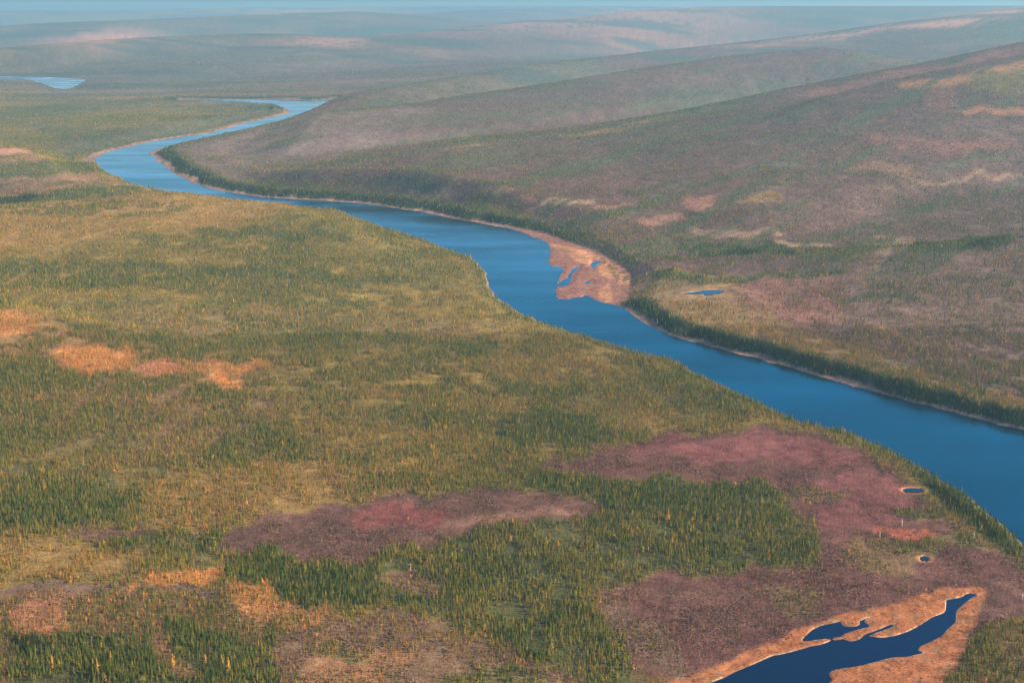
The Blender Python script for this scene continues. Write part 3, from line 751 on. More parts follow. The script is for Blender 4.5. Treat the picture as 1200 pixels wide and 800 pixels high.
def water_material(name, deep, ripple=.12, rough_=.08, streak=True, tint=(.04, .64, .95)):
    m, t, out = new_mat(name)
    geo = node(t, 'ShaderNodeNewGeometry')
    mp = node(t, 'ShaderNodeMapping')
    mp.inputs['Scale'].default_value = (.45, 1, 1)
    t.links.new(geo.outputs['Position'], mp.inputs[0])
    n_big = noise_n(t, mp.outputs[0], .006, 4, .6)
    n_small = noise_n(t, mp.outputs[0], .25, 3)
    ramp = node(t, 'ShaderNodeMixRGB')
    ramp.inputs[1].default_value = (*[c * .55 for c in deep], 1)
    ramp.inputs[2].default_value = (*[c * 1.45 for c in deep], 1)
    t.links.new(n_big, ramp.inputs[0])
    body = node(t, 'ShaderNodeBsdfDiffuse')
    t.links.new(ramp.outputs[0], body.inputs['Color'])
    top = node(t, 'ShaderNodeBsdfGlossy')
    top.inputs['Roughness'].default_value = rough_
    if streak:      # wind-ruffled stretches are rougher than slicks
        r = math_n(t, 'MULTIPLY', math_n(t, 'MAXIMUM', math_n(t, 'SUBTRACT', n_big, .42), 0.0), .9)
        t.links.new(math_n(t, 'ADD', r, rough_), top.inputs['Roughness'])
    bump = node(t, 'ShaderNodeBump')
    bump.inputs['Strength'].default_value = ripple
    bump.inputs['Distance'].default_value = 1.0
    t.links.new(n_small, bump.inputs['Height'])
    t.links.new(bump.outputs[0], top.inputs['Normal'])
    fr = node(t, 'ShaderNodeFresnel')
    fr.inputs['IOR'].default_value = 1.33
    graze = math_n(t, 'MULTIPLY', math_n(t, 'SUBTRACT', fr.outputs[0], .22), 2.2)
    cl = node(t, 'ShaderNodeClamp')
    t.links.new(graze, cl.inputs[0])
    tm = node(t, 'ShaderNodeMixRGB')
    tm.inputs[1].default_value = (*tint, 1)
    tm.inputs[2].default_value = (.80, .97, 1, 1)
    t.links.new(cl.outputs[0], tm.inputs[0])
    t.links.new(tm.outputs[0], top.inputs['Color'])
    mx = node(t, 'ShaderNodeMixShader')
    if streak:
        lane = node(t, 'ShaderNodeMapping')
        lane.inputs['Scale'].default_value = (.25, 1, 1)
        lane.inputs['Rotation'].default_value = (0, 0, .9)
        t.links.new(geo.outputs['Position'], lane.inputs[0])
        wind = noise_n(t, lane.outputs[0], .007, 3, .55)
        k = math_n(t, 'ADD', math_n(t, 'MULTIPLY', wind, 1.5), .30)
        kc = node(t, 'ShaderNodeClamp')
        kc.inputs['Min'].default_value = .35
        kc.inputs['Max'].default_value = 1.5
        t.links.new(k, kc.inputs[0])
        fac = node(t, 'ShaderNodeClamp')
        t.links.new(math_n(t, 'MULTIPLY', fr.outputs[0], kc.outputs[0]), fac.inputs[0])
        t.links.new(fac.outputs[0], mx.inputs[0])
    else:
        t.links.new(fr.outputs[0], mx.inputs[0])
    t.links.new(body.outputs[0], mx.inputs[1])
    t.links.new(top.outputs[0], mx.inputs[2])
    t.links.new(mx.outputs[0], out.inputs[0])
    return m


def leaf_material(name, source):
    """needles and leaves; source: where the tree's own hue comes from"""
    m, t, out = new_mat(name)
    if source == 'object':
        col = node(t, 'ShaderNodeObjectInfo').outputs['Color']
    elif source == 'instance':
        a = node(t, 'ShaderNodeAttribute', attribute_name='tint')
        a.attribute_type = 'INSTANCER'
        col = a.outputs['Color']
    else:
        col = node(t, 'ShaderNodeAttribute', attribute_name='tint').outputs['Color']
    if source != 'mesh':
        tex = node(t, 'ShaderNodeTexCoord')
        f = noise_n(t, tex.outputs['Object'], 9.0, 2)
        col = scale_col(t, col, math_n(t, 'ADD', math_n(t, 'MULTIPLY', f, 1.1), .45))
    d = node(t, 'ShaderNodeBsdfDiffuse')
    tr = node(t, 'ShaderNodeBsdfTranslucent')
    t.links.new(col, d.inputs['Color'])
    t.links.new(col, tr.inputs['Color'])
    mx = node(t, 'ShaderNodeMixShader')
    mx.inputs[0].default_value = .28
    t.links.new(d.outputs[0], mx.inputs[1])
    t.links.new(tr.outputs[0], mx.inputs[2])
    t.links.new(mx.outputs[0], out.inputs[0])
    return m


def plain_material(name, col, rough_=.9):
    m, t, out = new_mat(name)
    geo = node(t, 'ShaderNodeTexCoord')
    f = noise_n(t, geo.outputs['Object'], 3.0, 3)
    rgb = node(t, 'ShaderNodeRGB')
    rgb.outputs[0].default_value = (*col, 1)
    c = scale_col(t, rgb.outputs[0], math_n(t, 'ADD', f, .5))
    p = node(t, 'ShaderNodeBsdfPrincipled')
    p.inputs['Roughness'].default_value = rough_
    t.links.new(c, p.inputs['Base Color'])
    t.links.new(p.outputs[0], out.inputs[0])
    return m


M_GROUND = ground_material()
M_RIVER = water_material('river_water', (.0001, .011, .021), .05, .10)
M_POND = water_material('pond_water', (.0002, .006, .012), .03, .06, False, (.25, .55, .72))
M_LAKE = water_material('lake_water', (.0002, .004, .014), .03, .06, False, (.10, .50, .95))
M_LEAF_I = leaf_material('needles_in_forest', 'instance')
M_LEAF_O = leaf_material('needles_on_tree', 'object')
M_LEAF_M = leaf_material('needles_far_away', 'mesh')
M_BARK = plain_material('bark', (.11, .085, .065))
M_PALE = plain_material('weathered_wood', (.55, .48, .40))


def link(o):
    C.collection.objects.link(o)
    return o


def mesh_np(name, V, faces, mats, col=None, smooth_=False):
    """faces: (n, k) int array"""
    me = bpy.data.meshes.new(name)
    nf, k = faces.shape
    me.vertices.add(len(V))
    me.vertices.foreach_set('co', np.asarray(V, np.float32).ravel())
    me.loops.add(nf * k)
    me.loops.foreach_set('vertex_index', faces.astype(np.int32).ravel())
    me.polygons.add(nf)
    me.polygons.foreach_set('loop_start', np.arange(0, nf * k, k, dtype=np.int32))
    me.polygons.foreach_set('loop_total', np.full(nf, k, dtype=np.int32))
    me.polygons.foreach_set('use_smooth', np.full(nf, smooth_, dtype=bool))
    me.update(calc_edges=True)
    for m in mats:
        me.materials.append(m)
    if col is not None:
        nm, c = col
        at = me.color_attributes.new(nm, 'FLOAT_COLOR', 'POINT')
        cc = np.ones((len(V), 4), np.float32)
        cc[:, :3] = c
        at.data.foreach_set('color', cc.ravel())
    return me


# ------------------------------------------------------------------ ground and water
idx = np.arange(NR * NC).reshape(NR, NC)
quads = np.stack([idx[:-1, :-1].ravel(), idx[:-1, 1:].ravel(), idx[1:, 1:].ravel(), idx[1:, :-1].ravel()], 1)
V = np.stack([GX.ravel(), GY.ravel(), GZ.ravel()], 1)
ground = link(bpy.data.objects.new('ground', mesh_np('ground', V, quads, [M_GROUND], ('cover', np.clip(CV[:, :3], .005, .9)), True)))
ground['kind'] = 'structure'
ground['label'] = 'rolling autumn taiga valley floor and hills of brown, mauve and orange ground'


def water_sheet(name, mask, z, mat):
    """flat sheet over the coarse cells of the ground grid where mask holds"""
    s = 3
    r0, c0 = np.arange(0, NR - 1, s), np.arange(0, NC - 1, s)
    verts, faces, key = [], [], {}

    def vid(r, c):
        r, c = min(r, NR - 1), min(c, NC - 1)
        if (r, c) not in key:
            key[(r, c)] = len(verts)
            verts.append((GX[r, c], GY[r, c], z))
        return key[(r, c)]
    big = np.zeros((len(r0), len(c0)), bool)
    mm = np.zeros((len(r0) * s + s, len(c0) * s + s), bool)
    mm[:NR, :NC] = mask[:mm.shape[0], :mm.shape[1]]
    big = mm[:len(r0) * s, :len(c0) * s].reshape(len(r0), s, len(c0), s).any((1, 3))
    g = big.copy()
    g[1:] |= big[:-1]; g[:-1] |= big[1:]
    g[:, 1:] |= g[:, :-1].copy(); g[:, :-1] |= g[:, 1:].copy()
    for i, j in zip(*np.nonzero(g)):
        faces.append((vid(r0[i], c0[j]), vid(r0[i], c0[j] + s), vid(r0[i] + s, c0[j] + s), vid(r0[i] + s, c0[j])))
    me = bpy.data.meshes.new(name)
    me.from_pydata(verts, [], faces)
    me.materials.append(mat)
    o = link(bpy.data.objects.new(name, me))
    o['kind'] = 'structure'
    return o


wr = water_sheet('river', (GZ < .2) & (GY < 12000) & ((RS < 30) | (SS < 20)), 0.0, M_RIVER)
wr['label'] = 'wide blue river winding through the valley past a sandbar'
wf_ = water_sheet('river_reach', (GZ < .2) & (GY > 9000) & (GX < -2000) & (RS > 100), 0.0, M_RIVER)
wf_['label'] = 'distant pale reach of the river at the far left of the valley'
wl = water_sheet('lake', (GZ < LAKE_Z + .1) & (LS < 12), LAKE_Z, M_LAKE)
wl['label'] = 'narrow dark blue lake with orange shores in the near right corner'
POND_LABEL = ['small blue pond with a sandy rim beside the tree strip in red heath',
              'tiny round dark pond with an orange rim in mauve heath',
              'narrow blue pond among golden forest east of the river']
for (P, z), lab in zip(PONDS, POND_LABEL):
    c = P.mean(0)
    Q = c + (P - c) * 1.08
    if ((Q[:, 0] - np.roll(Q[:, 0], -1)) * (Q[:, 1] + np.roll(Q[:, 1], -1))).sum() < 0:
        Q = Q[::-1]
    me = bpy.data.meshes.new('pond')
    me.from_pydata([(*q, z) for q in Q], [], [list(range(len(Q)))])
    me.materials.append(M_POND)
    o = link(bpy.data.objects.new('pond', me))
    o['kind'] = 'structure'
    o['label'] = lab

# ------------------------------------------------------------------ tree shapes
def tree_shape(kind, seed):
    """unit-height tree: (crown verts, crown faces, trunk verts, trunk faces); base at 0, top at 1"""
    r = random.Random(seed)
    V, F = [], []
    cfg = {'conifer': (13, 5, .135, .06, 1.0), 'larch': (11, 5, .125, .10, .9), 'shrubby': (6, 5, .24, .05, .55)}[kind]
    nw, nb_, rad, low, pw = cfg
    rad *= r.uniform(.85, 1.2)
    for i in range(nw):
        t = i / (nw - 1)
        z = low + (1 - low) * (t ** .95) * .97
        rr = rad * ((1 - t) ** pw * .92 + .10) * r.uniform(.72, 1.18)
        if t < .12:
            rr *= r.uniform(.5, .9)
        off = r.random() * 6.3
        for k in range(nb_):
            if r.random() < (.10 if kind == 'conifer' else .2):
                continue
            a = off + 6.2832 * k / nb_ + r.uniform(-.3, .3)
            L = rr * r.uniform(.65, 1.3)
            dz = -L * (r.uniform(.35, .8) if kind == 'conifer' else r.uniform(-.5, .3))
            wd = L * r.uniform(.30, .48)
            ca, sa = math.cos(a), math.sin(a)
            hh = .62 / nw
            n0 = len(V)
            V += [(0, 0, z + hh), (ca * L * .55 - sa * wd, sa * L * .55 + ca * wd, z + dz * .6 - hh * .25),
                  (ca * L, sa * L, z + dz), (ca * L * .55 + sa * wd, sa * L * .55 - ca * wd, z + dz * .6 - hh * .25),
                  (ca * L * .5, sa * L * .5, z + dz * .25 + hh * .55)]
            F += [(n0, n0 + 1, n0 + 4), (n0 + 1, n0 + 2, n0 + 4), (n0 + 2, n0 + 3, n0 + 4), (n0 + 3, n0, n0 + 4)]
    n0 = len(V)                                   # leader shoot
    for k in range(4):
        a = 1.5708 * k
        V.append((math.cos(a) * rad * .10, math.sin(a) * rad * .10, .93))
    V.append((r.uniform(-.01, .01), r.uniform(-.01, .01), 1.0))
    F += [(n0 + k, n0 + (k + 1) % 4, n0 + 4) for k in range(4)]
    TV, TF = [], []
    lean = r.uniform(-.012, .012)
    for j, (z, q) in enumerate(((-.05, .017), (.35, .012), (.94, .004))):
        for k in range(5):
            a = 1.2566 * k
            TV.append((math.cos(a) * q + lean * math.sin(3 * z), math.sin(a) * q, z))
    for j in range(2):
        TF += [(j * 5 + k, j * 5 + (k + 1) % 5, j * 5 + 5 + (k + 1) % 5, j * 5 + 5 + k) for k in range(5)]
    return V, F, TV, TF


def py_mesh(name, V, F, mats, midx=None):
    me = bpy.data.meshes.new(name)
    me.from_pydata(V, [], F)
    for m in mats:
        me.materials.append(m)
    if midx is not None:
        me.polygons.foreach_set('material_index', np.array(midx, np.int32))
    return me


SHAPES = {'conifer': [tree_shape('conifer', 100 + i) for i in range(7)],
          'larch': [tree_shape('larch', 200 + i) for i in range(6)],
          'shrubby': [tree_shape('shrubby', 300 + i) for i in range(4)]}
proto_col = bpy.data.collections.new('forest_stock')   # not in the scene: only the forest draws from it
for kname in ('conifer', 'larch', 'shrubby'):
    for i, (a, b, c, d) in enumerate(SHAPES[kname]):
        n = len(a)
        me = py_mesh('a_%s' % kname, a + c, b + [tuple(n + q for q in f) for f in d], [M_LEAF_I, M_BARK], [0] * len(b) + [1] * len(d))
        o = bpy.data.objects.new('%d_%s_%02d' % (('conifer', 'larch', 'shrubby').index(kname), kname, i), me)
        proto_col.objects.link(o)
N_CON, N_LAR, N_SHR = 7, 6, 4

# ------------------------------------------------------------------ scatter
HUES = np.array([(.058, .086, .017), (.172, .150, .018), (.270, .172, .030), (.50, .200, .050), (.170, .100, .056), (.155, .088, .090)])


def scatter(y0, y1, cell, seed, keep=1.0):
    g = np.random.default_rng(seed)
    yy = np.arange(y0, y1, cell)
    xm = .51 * y1
    xx = np.arange(-xm, xm, cell)
    X, Yv = np.meshgrid(xx, yy)
    X = (X + g.uniform(-.5, .5, X.shape) * cell * 1.1).ravel()
    Yv = (Yv + g.uniform(-.5, .5, Yv.shape) * cell * 1.1).ravel()
    m = np.abs(X) < .49 * Yv + 15
    X, Yv = X[m], Yv[m]
    z, rs, right, outer, ss, ls = height(X, Yv, True)
    cv = cover(X, Yv, z, rs, right, outer, ss, ls)
    m = (g.random(len(X)) < cv[:, 3] * keep) & (z > .6) & (ls > 2) & (rs > 2)
    X, Yv, z, cv, rs, right = X[m], Yv[m], z[m], cv[m], rs[m], right[m]
    wgt = np.clip(cv[:, 4:10], 0, None)
    wgt /= wgt.sum(1, keepdims=True)
    # neighbours tend to be of one kind
    pick = np.clip(.55 * g.random(len(X)) + .45 * np.clip((fbm(X / 9, Yv / 12, seed + 3, 2) - .5) * 1.9 + .5, 0, .9999), 0, .9999)
    kind = (pick[:, None] > np.cumsum(wgt, 1)).sum(1).clip(0, 5)
    rnd = g.random(len(X)) < .6
    kind = np.where(rnd, (g.random(len(X))[:, None] > np.cumsum(wgt, 1)).sum(1).clip(0, 5), kind)
    col = HUES[kind] * g.uniform(.68, 1.32, (len(X), 1)) * g.uniform(.9, 1.1, (len(X), 3))
    hue2 = HUES[np.minimum(kind + 1, 5)]
    mixf = (g.random(len(X)) ** 3 * .5)[:, None] * (kind < 3)[:, None]
    col = col * (1 - mixf) + hue2 * mixf
    col = col * np.where((kind == 0) & (wgt[:, 0] > .78), .42, 1)[:, None]  # near-pure spruce belts: hue darkened to stand for trees in shadow
    hgt = 5.7 * np.clip(g.normal(1, .30, len(X)), .38, 1.75) * cv[:, 10] * np.array([1.06, 1.0, .97, .88, .85, .8])[kind]
    return dict(x=X, y=Yv, z=z, kind=kind, col=col, h=hgt, rs=rs, right=right, g=g)


NEAR_END, MID_END, FAR_END = 2550.0, 4600.0, 9500.0
S1 = scatter(1085, NEAR_END, 2.95, 1)
S2 = scatter(NEAR_END, MID_END, 5.6, 2)
S3 = scatter(MID_END, FAR_END, 9.6, 3)
S4 = scatter(FAR_END, 17000.0, 24.0, 4)
print('trees', len(S1['x']), len(S2['x']), len(S3['x']), len(S4['x']))

# the nearest trees of each kind become things of their own
px, py = to_pix(S1['x'], S1['y'], S1['z'])
_, pt = to_pix(S1['x'], S1['y'], S1['z'] + S1['h'])
size = (py - pt)
inside = (px > 3) & (px < W_PX - 3) & (py < 799) & (pt > 0)
single = np.zeros(len(px), bool)
groups = {'conifer': ((0,), 300), 'larch': ((1, 2, 3), 300), 'brown_tree': ((4, 5), 300)}
chosen = []
for nm, (kinds, cap) in groups.items():
    ok = np.nonzero(inside & np.isin(S1['kind'], kinds))[0]
    ok = ok[np.argsort(-size[ok])][:cap]
    single[ok] = True
    chosen.append((nm, ok))


def instanced(name, P, col, size, turn, pk, stock, label):
    """one object that scatters a stock of shapes over its points"""
    n = len(P)
    me = bpy.data.meshes.new(name)
    me.vertices.add(n)
    me.vertices.foreach_set('co', P.astype(np.float32).ravel())
    at = me.attributes.new('tint', 'FLOAT_COLOR', 'POINT')
    cc = np.ones((n, 4), np.float32)
    cc[:, :3] = col
    at.data.foreach_set('color', cc.ravel())
    at = me.attributes.new('size', 'FLOAT_VECTOR', 'POINT')
    at.data.foreach_set('vector', size.astype(np.float32).ravel())
    at = me.attributes.new('turn', 'FLOAT_VECTOR', 'POINT')
    at.data.foreach_set('vector', turn.astype(np.float32).ravel())
    at = me.attributes.new('pick', 'INT', 'POINT')
    at.data.foreach_set('value', pk.astype(np.int32))
    o = link(bpy.data.objects.new(name, me))
    ng = bpy.data.node_groups.new(name + '_scatter', 'GeometryNodeTree')
    ng.interface.new_socket('Geometry', in_out='INPUT', socket_type='NodeSocketGeometry')
    ng.interface.new_socket('Geometry', in_out='OUTPUT', socket_type='NodeSocketGeometry')
    gi, go = ng.nodes.new('NodeGroupInput'), ng.nodes.new('NodeGroupOutput')
    ci = ng.nodes.new('GeometryNodeCollectionInfo')
    ci.inputs['Collection'].default_value = stock
    ci.inputs['Separate Children'].default_value = True
    ci.inputs['Reset Children'].default_value = True
    ip = ng.nodes.new('GeometryNodeInstanceOnPoints')
    ip.inputs['Pick Instance'].default_value = True

    def attr(nm, typ):
        a = ng.nodes.new('GeometryNodeInputNamedAttribute')
        a.data_type = typ
        a.inputs['Name'].default_value = nm
        return next(q for q in a.outputs if q.enabled and q.name == 'Attribute')
    e2r = ng.nodes.new('FunctionNodeEulerToRotation')
    ng.links.new(attr('turn', 'FLOAT_VECTOR'), e2r.inputs[0])
    ng.links.new(gi.outputs[0], ip.inputs['Points'])
    ng.links.new(ci.outputs[0], ip.inputs['Instance'])
    ng.links.new(attr('pick', 'INT'), ip.inputs['Instance Index'])
    ng.links.new(e2r.outputs[0], ip.inputs['Rotation'])
    ng.links.new(attr('size', 'FLOAT_VECTOR'), ip.inputs['Scale'])
    ng.links.new(ip.outputs[0], go.inputs[0])
    o.modifiers.new('scatter', 'NODES').node_group = ng
    o['kind'] = 'stuff'
    o['label'] = label
    return o


def forest(S, sel):
    n = int(sel.sum())
    g, kd, hh = S['g'], S['kind'][sel], S['h'][sel]
    wd = hh * g.uniform(.85, 1.5, n)
    pk = np.where(kd == 0, g.integers(0, N_CON, n), np.where((kd <= 3) & (g.random(n) < .78), N_CON + g.integers(0, N_LAR, n), np.where(g.random(n) < .6, N_CON + N_LAR + g.integers(0, N_SHR, n), N_CON + g.integers(0, N_LAR, n))))
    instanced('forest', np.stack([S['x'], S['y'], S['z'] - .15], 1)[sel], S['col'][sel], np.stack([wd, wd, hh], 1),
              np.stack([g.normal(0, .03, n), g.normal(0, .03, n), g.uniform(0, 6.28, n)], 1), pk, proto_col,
              'dense autumn forest of slim green conifers and golden larches covering the plain')


forest(S1, ~single)


def far_forest(name, S, sides, wide, label):
    """the woods beyond, small in view: one mesh of ragged cones"""
    n = len(S['x'])
    g = S['g']
    h = S['h'][:, None]
    r = h * wide * g.uniform(.7, 1.4, (n, 1))
    a = (np.arange(sides)[None] * (2 * math.pi / sides) + g.uniform(0, 6.28, (n, 1)))
    rr = r * g.uniform(.7, 1.25, (n, sides))
    base = np.stack([S['x'][:, None] + np.cos(a) * rr, S['y'][:, None] + np.sin(a) * rr, S['z'][:, None] + h * g.uniform(.0, .14, (n, sides)) - .3], 2)
    top = np.stack([S['x'] + g.normal(0, .15, n), S['y'] + g.normal(0, .15, n), S['z'] + S['h']], 1)[:, None]
    V = np.concatenate([base, top], 1).reshape(-1, 3)
    k = np.arange(sides)
    f1 = np.stack([k, (k + 1) % sides, np.full(sides, sides)], 1)
    F = (f1[None] + (np.arange(n) * (sides + 1))[:, None, None]).reshape(-1, 3)
    col = np.repeat(S['col'][:, None], sides + 1, 1)
    col = col.reshape(-1, 3)
    o = link(bpy.data.objects.new(name, mesh_np(name, V, F, [M_LEAF_M], ('tint', col))))
    o['kind'] = 'stuff'
    o['label'] = label
    return o


far_forest('middle_forest', S2, 4, .125, 'thin brown and green forest on the slopes beyond the river bend')
far_forest('distant_forest', S3, 4, .17, 'hazy forest on the far hills, each tree a speck')
far_forest('farthest_forest', S4, 4, .34, 'bluish woods on the farthest hills under the haze')

# ------------------------------------------------------------------ low heath scrub, ankle to waist high
def bush_shape(seed):
    r = random.Random(seed)
    V, F = [], []
    for k in range(22):
        a, b = r.uniform(0, 6.28), math.acos(r.uniform(0, 1))
        q = r.uniform(.55, 1)
        c = Vector((math.cos(a) * math.sin(b), math.sin(a) * math.sin(b), math.cos(b) * .8)) * q
        u = Vector((r.gauss(0, 1), r.gauss(0, 1), r.gauss(0, .6))).normalized() * .38
        w_ = c.normalized().cross(u).normalized() * .3
        n0 = len(V)
        V += [tuple(c + u), tuple(c + w_), tuple(c - u), tuple(c - w_)]
        F.append((n0, n0 + 1, n0 + 2, n0 + 3))
    return V, F


scrub_col = bpy.data.collections.new('scrub_stock')
for q in range(4):
    scrub_col.objects.link(bpy.data.objects.new('%d_bush' % q, py_mesh('bush', *bush_shape(500 + q), [M_LEAF_I])))


def scrub():
    g = np.random.default_rng(9)
    yy, xx = np.arange(1085, 2500, 2.7), np.arange(-1010, 1010, 2.5)
    X, Yv = np.meshgrid(xx, yy)
    X = (X + g.uniform(-1.3, 1.3, X.shape)).ravel()
    Yv = (Yv + g.uniform(-1.5, 1.5, Yv.shape)).ravel()
    m = np.abs(X) < .40 * Yv
    X, Yv = X[m], Yv[m]
    z, rs, right, outer, ss, ls = height(X, Yv, True)
    cv = cover(X, Yv, z, rs, right, outer, ss, ls)
    open_ = np.clip(1.25 - cv[:, 3] / .9, .12, 1)
    rim = poly_sdf(X, Yv, LAKE_RIM, 20)
    m = (g.random(len(X)) < open_ * np.where(rim < 2, .10, .8)) & (z > .6) & (ls > 3) & (rs > 4)
    for P, pz in PONDS:
        m &= poly_sdf(X, Yv, P, 20) > 6
    X, Yv, z, cv, rim = X[m], Yv[m], z[m], cv[m], rim[m]
    n = len(X)
    tall = .28 + 1.1 * smooth(.1, .6, cv[:, 3]) + .5 * smooth(.58, .75, fbm(X / 20, Yv / 30, 301, 2))
    r, h = g.uniform(.6, 1.7, n), g.uniform(.5, 1.3, n) * tall
    hue = cv[:, :3] * g.uniform(.95, 1.75, (n, 1)) * g.uniform(.88, 1.14, (n, 3))
    hue *= np.where(rim < 2, .6, 1)[:, None]
    instanced('heath_scrub', np.stack([X, Yv, z - .08], 1), hue, np.stack([r, r, h], 1), np.stack([np.zeros(n), np.zeros(n), g.uniform(0, 6.28, n)], 1),
              g.integers(0, 4, n), scrub_col, 'low mauve and brown scrub covering the open heath')
    print('scrub', n)


scrub()

# ------------------------------------------------------------------ single trees
MESH = {}
for k, L in SHAPES.items():
    for i, (a, b, c, d) in enumerate(L):
        MESH[(k, i)] = (py_mesh('crown', a, b, [M_LEAF_O]), py_mesh('trunk', c, d, [M_BARK]))


def place_of(x_px, y_px):
    for lim, words in ((60, 'in the lower left corner'), (172, 'left of the bare gully at the lower left'), (262, 'right of the bare gully at the lower left'),
                       (350, 'where the knoll runs out at the lower left'), (430, 'at the left end of the brown clearing'), (520, 'at the right end of the brown clearing'),
                       (640, 'in the mixed wood right of the brown clearing'), (740, 'in the tongue of forest along the lower edge'),
                       (1000, 'in the mauve heath left of the narrow lake')):
        if x_px < lim:
            return words
    return 'in the stand on the right shore of the narrow lake'


LOOK = {0: 'slim dark green conifer', 1: 'slim olive larch', 2: 'golden larch', 3: 'bright orange larch', 4: 'thin brown tree', 5: 'thin mauve brown tree'}
NAME = {0: 'conifer', 1: 'larch', 2: 'larch', 3: 'larch', 4: 'brown_tree', 5: 'brown_tree'}
proto = {}


def stand_tree(name, shape, loc, scale, turn, col, label, group):
    crown_me, trunk_me = MESH[shape]
    key = (name, shape)
    if key not in proto:
        root = bpy.data.objects.new(name, None)
        root.empty_display_size = .3
        kids = [bpy.data.objects.new('crown', crown_me), bpy.data.objects.new('trunk', trunk_me)]
        proto[key] = (root, kids)
    else:
        root, kids = proto[key][0].copy(), [k.copy() for k in proto[key][1]]
    link(root)
    root.location, root.scale, root.rotation_euler = loc, scale, turn
    for k in kids:
        link(k)
        k.parent = root
        k.color = (*col, 1)
    root['label'], root['category'] = label, 'tree'
    if group:
        root['group'] = group
    elif 'group' in root:
        del root['group']
    return root


rr_ = random.Random(5)
for nm, ids in chosen:
    for i in ids:
        kd = int(S1['kind'][i])
        shape = ('conifer', rr_.randrange(N_CON)) if kd == 0 else ('larch', rr_.randrange(N_LAR)) if kd <= 3 or rr_.random() < .55 else ('shrubby', rr_.randrange(N_SHR))
        hh = float(S1['h'][i])
        tallness = 'tall ' if hh > 13 else 'low ' if hh < 7.5 else ''
        lab = tallness + LOOK[kd] + ' ' + place_of(px[i], py[i])
        wd = hh * rr_.uniform(.9, 1.5)
        stand_tree(NAME[kd], shape, (float(S1['x'][i]), float(S1['y'][i]), float(S1['z'][i]) - .1), (wd, wd, hh),
                   (rr_.gauss(0, .03), rr_.gauss(0, .03), rr_.uniform(0, 6.28)), tuple(float(v) for v in S1['col'][i]), lab, lab.replace('tree ', 'trees ', 1).replace('larch ', 'larches ', 1).replace('conifer ', 'conifers ', 1))


def ground_z(x, y):
    return float(height(np.array([x]), np.array([y]))[0])


# a few golden trees that stand out by themselves
for q, (tx, ty, hh, lab) in enumerate([
        (62, 784, 15, 'lone yellow larch among dark conifers nearest the lower left corner'),
        (114, 786, 14, 'golden larch standing right of the lone yellow one in dark conifers'),
        (130, 776, 12, 'small golden larch just up the slope from the pair in dark conifers'),
        (203, 782, 15, 'tall yellow larch between dark conifers at the foot of the bare gully'),
        (268, 786, 15, 'broad bright yellow larch at the right end of the dark conifers'),
        (260, 780, 12, 'slim yellow larch leaning on the left side of the broad bright one'),
        (241, 778, 12, 'pale yellow larch standing clear left of the broad bright one')]):
    p = hit([(tx, ty)])[0]
    stand_tree('larch', ('larch', q % N_LAR), (p[0], p[1], ground_z(*p) - .1), (hh * 1.5, hh * 1.5, hh), (0, 0, q * 1.3), (.52, .27, .04), lab, None)

# ------------------------------------------------------------------ pale snags and driftwood
def snag_mesh(seed, branches=6):
    r = random.Random(seed)
    V, F = [], []

    def limb(p, d, L, q):
        n0 = len(V)
        d = Vector(d).normalized()
        s = d.orthogonal().normalized()
        t = d.cross(s)
        for j, (f, w_) in enumerate(((0, 1), (.5, .7), (1, .15))):
            c = Vector(p) + d * L * f + s * L * .03 * math.sin(4 * f)
            for k in range(5):
                a = 1.2566 * k
                V.append(tuple(c + (s * math.cos(a) + t * math.sin(a)) * q * w_))
        for j in range(2):
            F.extend((n0 + j * 5 + k, n0 + j * 5 + (k + 1) % 5, n0 + j * 5 + 5 + (k + 1) % 5, n0 + j * 5 + 5 + k) for k in range(5))
    limb((0, 0, -.05), (r.uniform(-.05, .05), r.uniform(-.05, .05), 1), 1.05, .028)
    for b in range(branches):
        a = r.uniform(0, 6.28)
        z = r.uniform(.35, .85)
        limb((0, 0, z), (math.cos(a), math.sin(a), r.uniform(.2, .7)), r.uniform(.10, .24), .011)
    return V, F


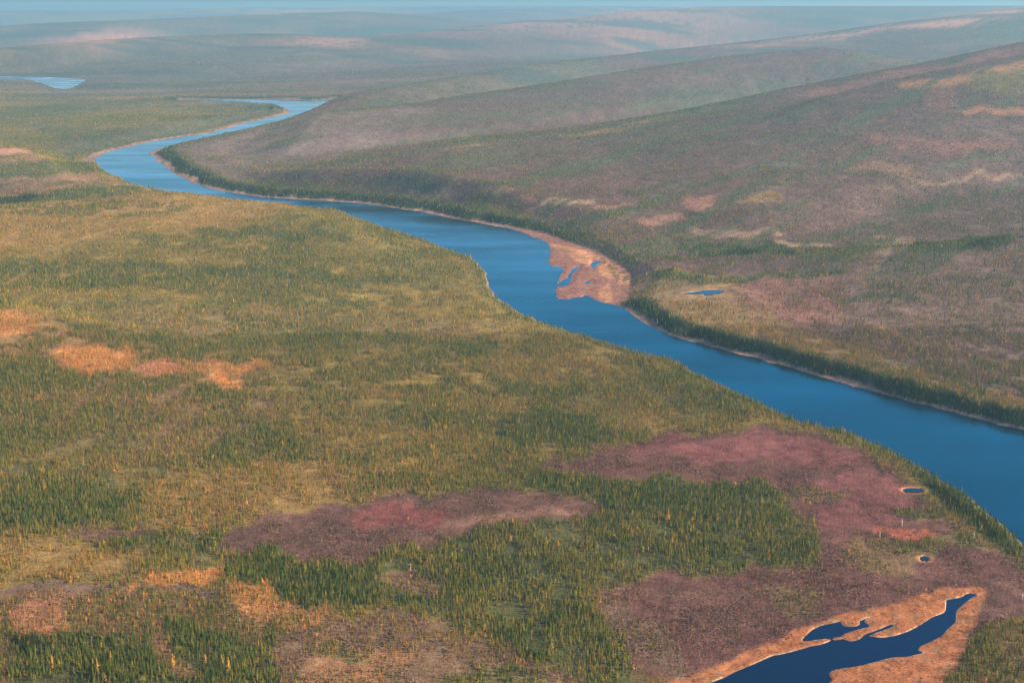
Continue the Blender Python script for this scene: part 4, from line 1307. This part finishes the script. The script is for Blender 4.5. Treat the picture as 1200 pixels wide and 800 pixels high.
for q, (tx, ty, hh, lab) in enumerate([
        (1057, 616, 9, 'bare white snag in red heath below the small blue pond'),
        (1031, 630, 8, 'bare pale snag left of the golden tree group in the heath'),
        (1141, 631, 10, 'bare white snag beside the tree strip on the near bank'),
        (758, 325, 13, 'bare white snag at the head of the dark belt east of the sandbar'),
        (770, 380, 12, 'bare pale snag at the foot of the shaded bank below the sandbar'),
        (1198, 702, 8, 'pale snag in mauve scrub at the right edge above the narrow lake'),
        (481, 668, 9, 'pale bare snag at the upper edge of the small brown clearing')]):
    p = hit([(tx, ty)])[0]
    v, f = snag_mesh(40 + q)
    o = link(bpy.data.objects.new('snag', py_mesh('snag', v, f, [M_PALE])))
    o.location = (p[0], p[1], ground_z(*p))
    o.scale = (hh * 1.3, hh * 1.3, hh)
    o['label'], o['category'] = lab, 'dead tree'

for q, (tx, ty, L, lab) in enumerate([
        (686, 301, 22, 'long pale drift log along the upper edge of the sandbar'),
        (675, 293, 18, 'pale drift log lying at the narrow head of the sandbar'),
        (711, 334, 16, 'slanting pale drift log on the lower right of the sandbar'),
        (704, 339, 14, 'short pale drift log just below the slanting one on the sandbar'),
        (727, 313, 12, 'drift log under the dark trees at the right of the sandbar'),
        (716, 322, 12, 'pale log beside the orange sand heap on the sandbar'),
        (729, 352, 14, 'pale log at the lower tip of the sandbar')]):
    p = hit([(tx, ty)])[0]
    v, f = snag_mesh(80 + q, 4)
    v = [(z * 1.0, y, abs(x) + .03) for x, y, z in v]
    o = link(bpy.data.objects.new('drift_log', py_mesh('drift_log', v, f, [M_PALE])))
    o.location = (p[0], p[1], max(ground_z(*p), .1))
    o.rotation_euler = (0, 0, random.Random(q).uniform(-.9, .9))
    o.scale = (L, L, L)
    o['label'], o['category'] = lab, 'log'

# ------------------------------------------------------------------ haze
if HAZE_ON:
    top = max(CAM_H, float(GZ.max())) + 110
    x1, ya, yb, zb = 115000.0, -3000.0, 72000.0, float(GZ.min()) - 1.0
    me = bpy.data.meshes.new('haze')
    vs = [(sx * x1, sy, sz) for sz in (zb, top) for sy in (ya, yb) for sx in (-1, 1)]
    me.from_pydata(vs, [], [(0, 2, 3, 1), (4, 5, 7, 6), (0, 1, 5, 4), (2, 6, 7, 3), (0, 4, 6, 2), (1, 3, 7, 5)])
    m, t, out = new_mat('haze')
    pv = node(t, 'ShaderNodeVolumePrincipled')
    pv.inputs['Color'].default_value = (.20, .39, .535, 1)
    pv.inputs['Density'].default_value = 4.0e-5
    pv.inputs['Anisotropy'].default_value = 0.2
    t.links.new(pv.outputs[0], out.inputs['Volume'])
    me.materials.append(m)
    hz = link(bpy.data.objects.new('haze', me))
    hz['kind'] = 'stuff'
    hz['label'] = 'blue haze over the far valley'
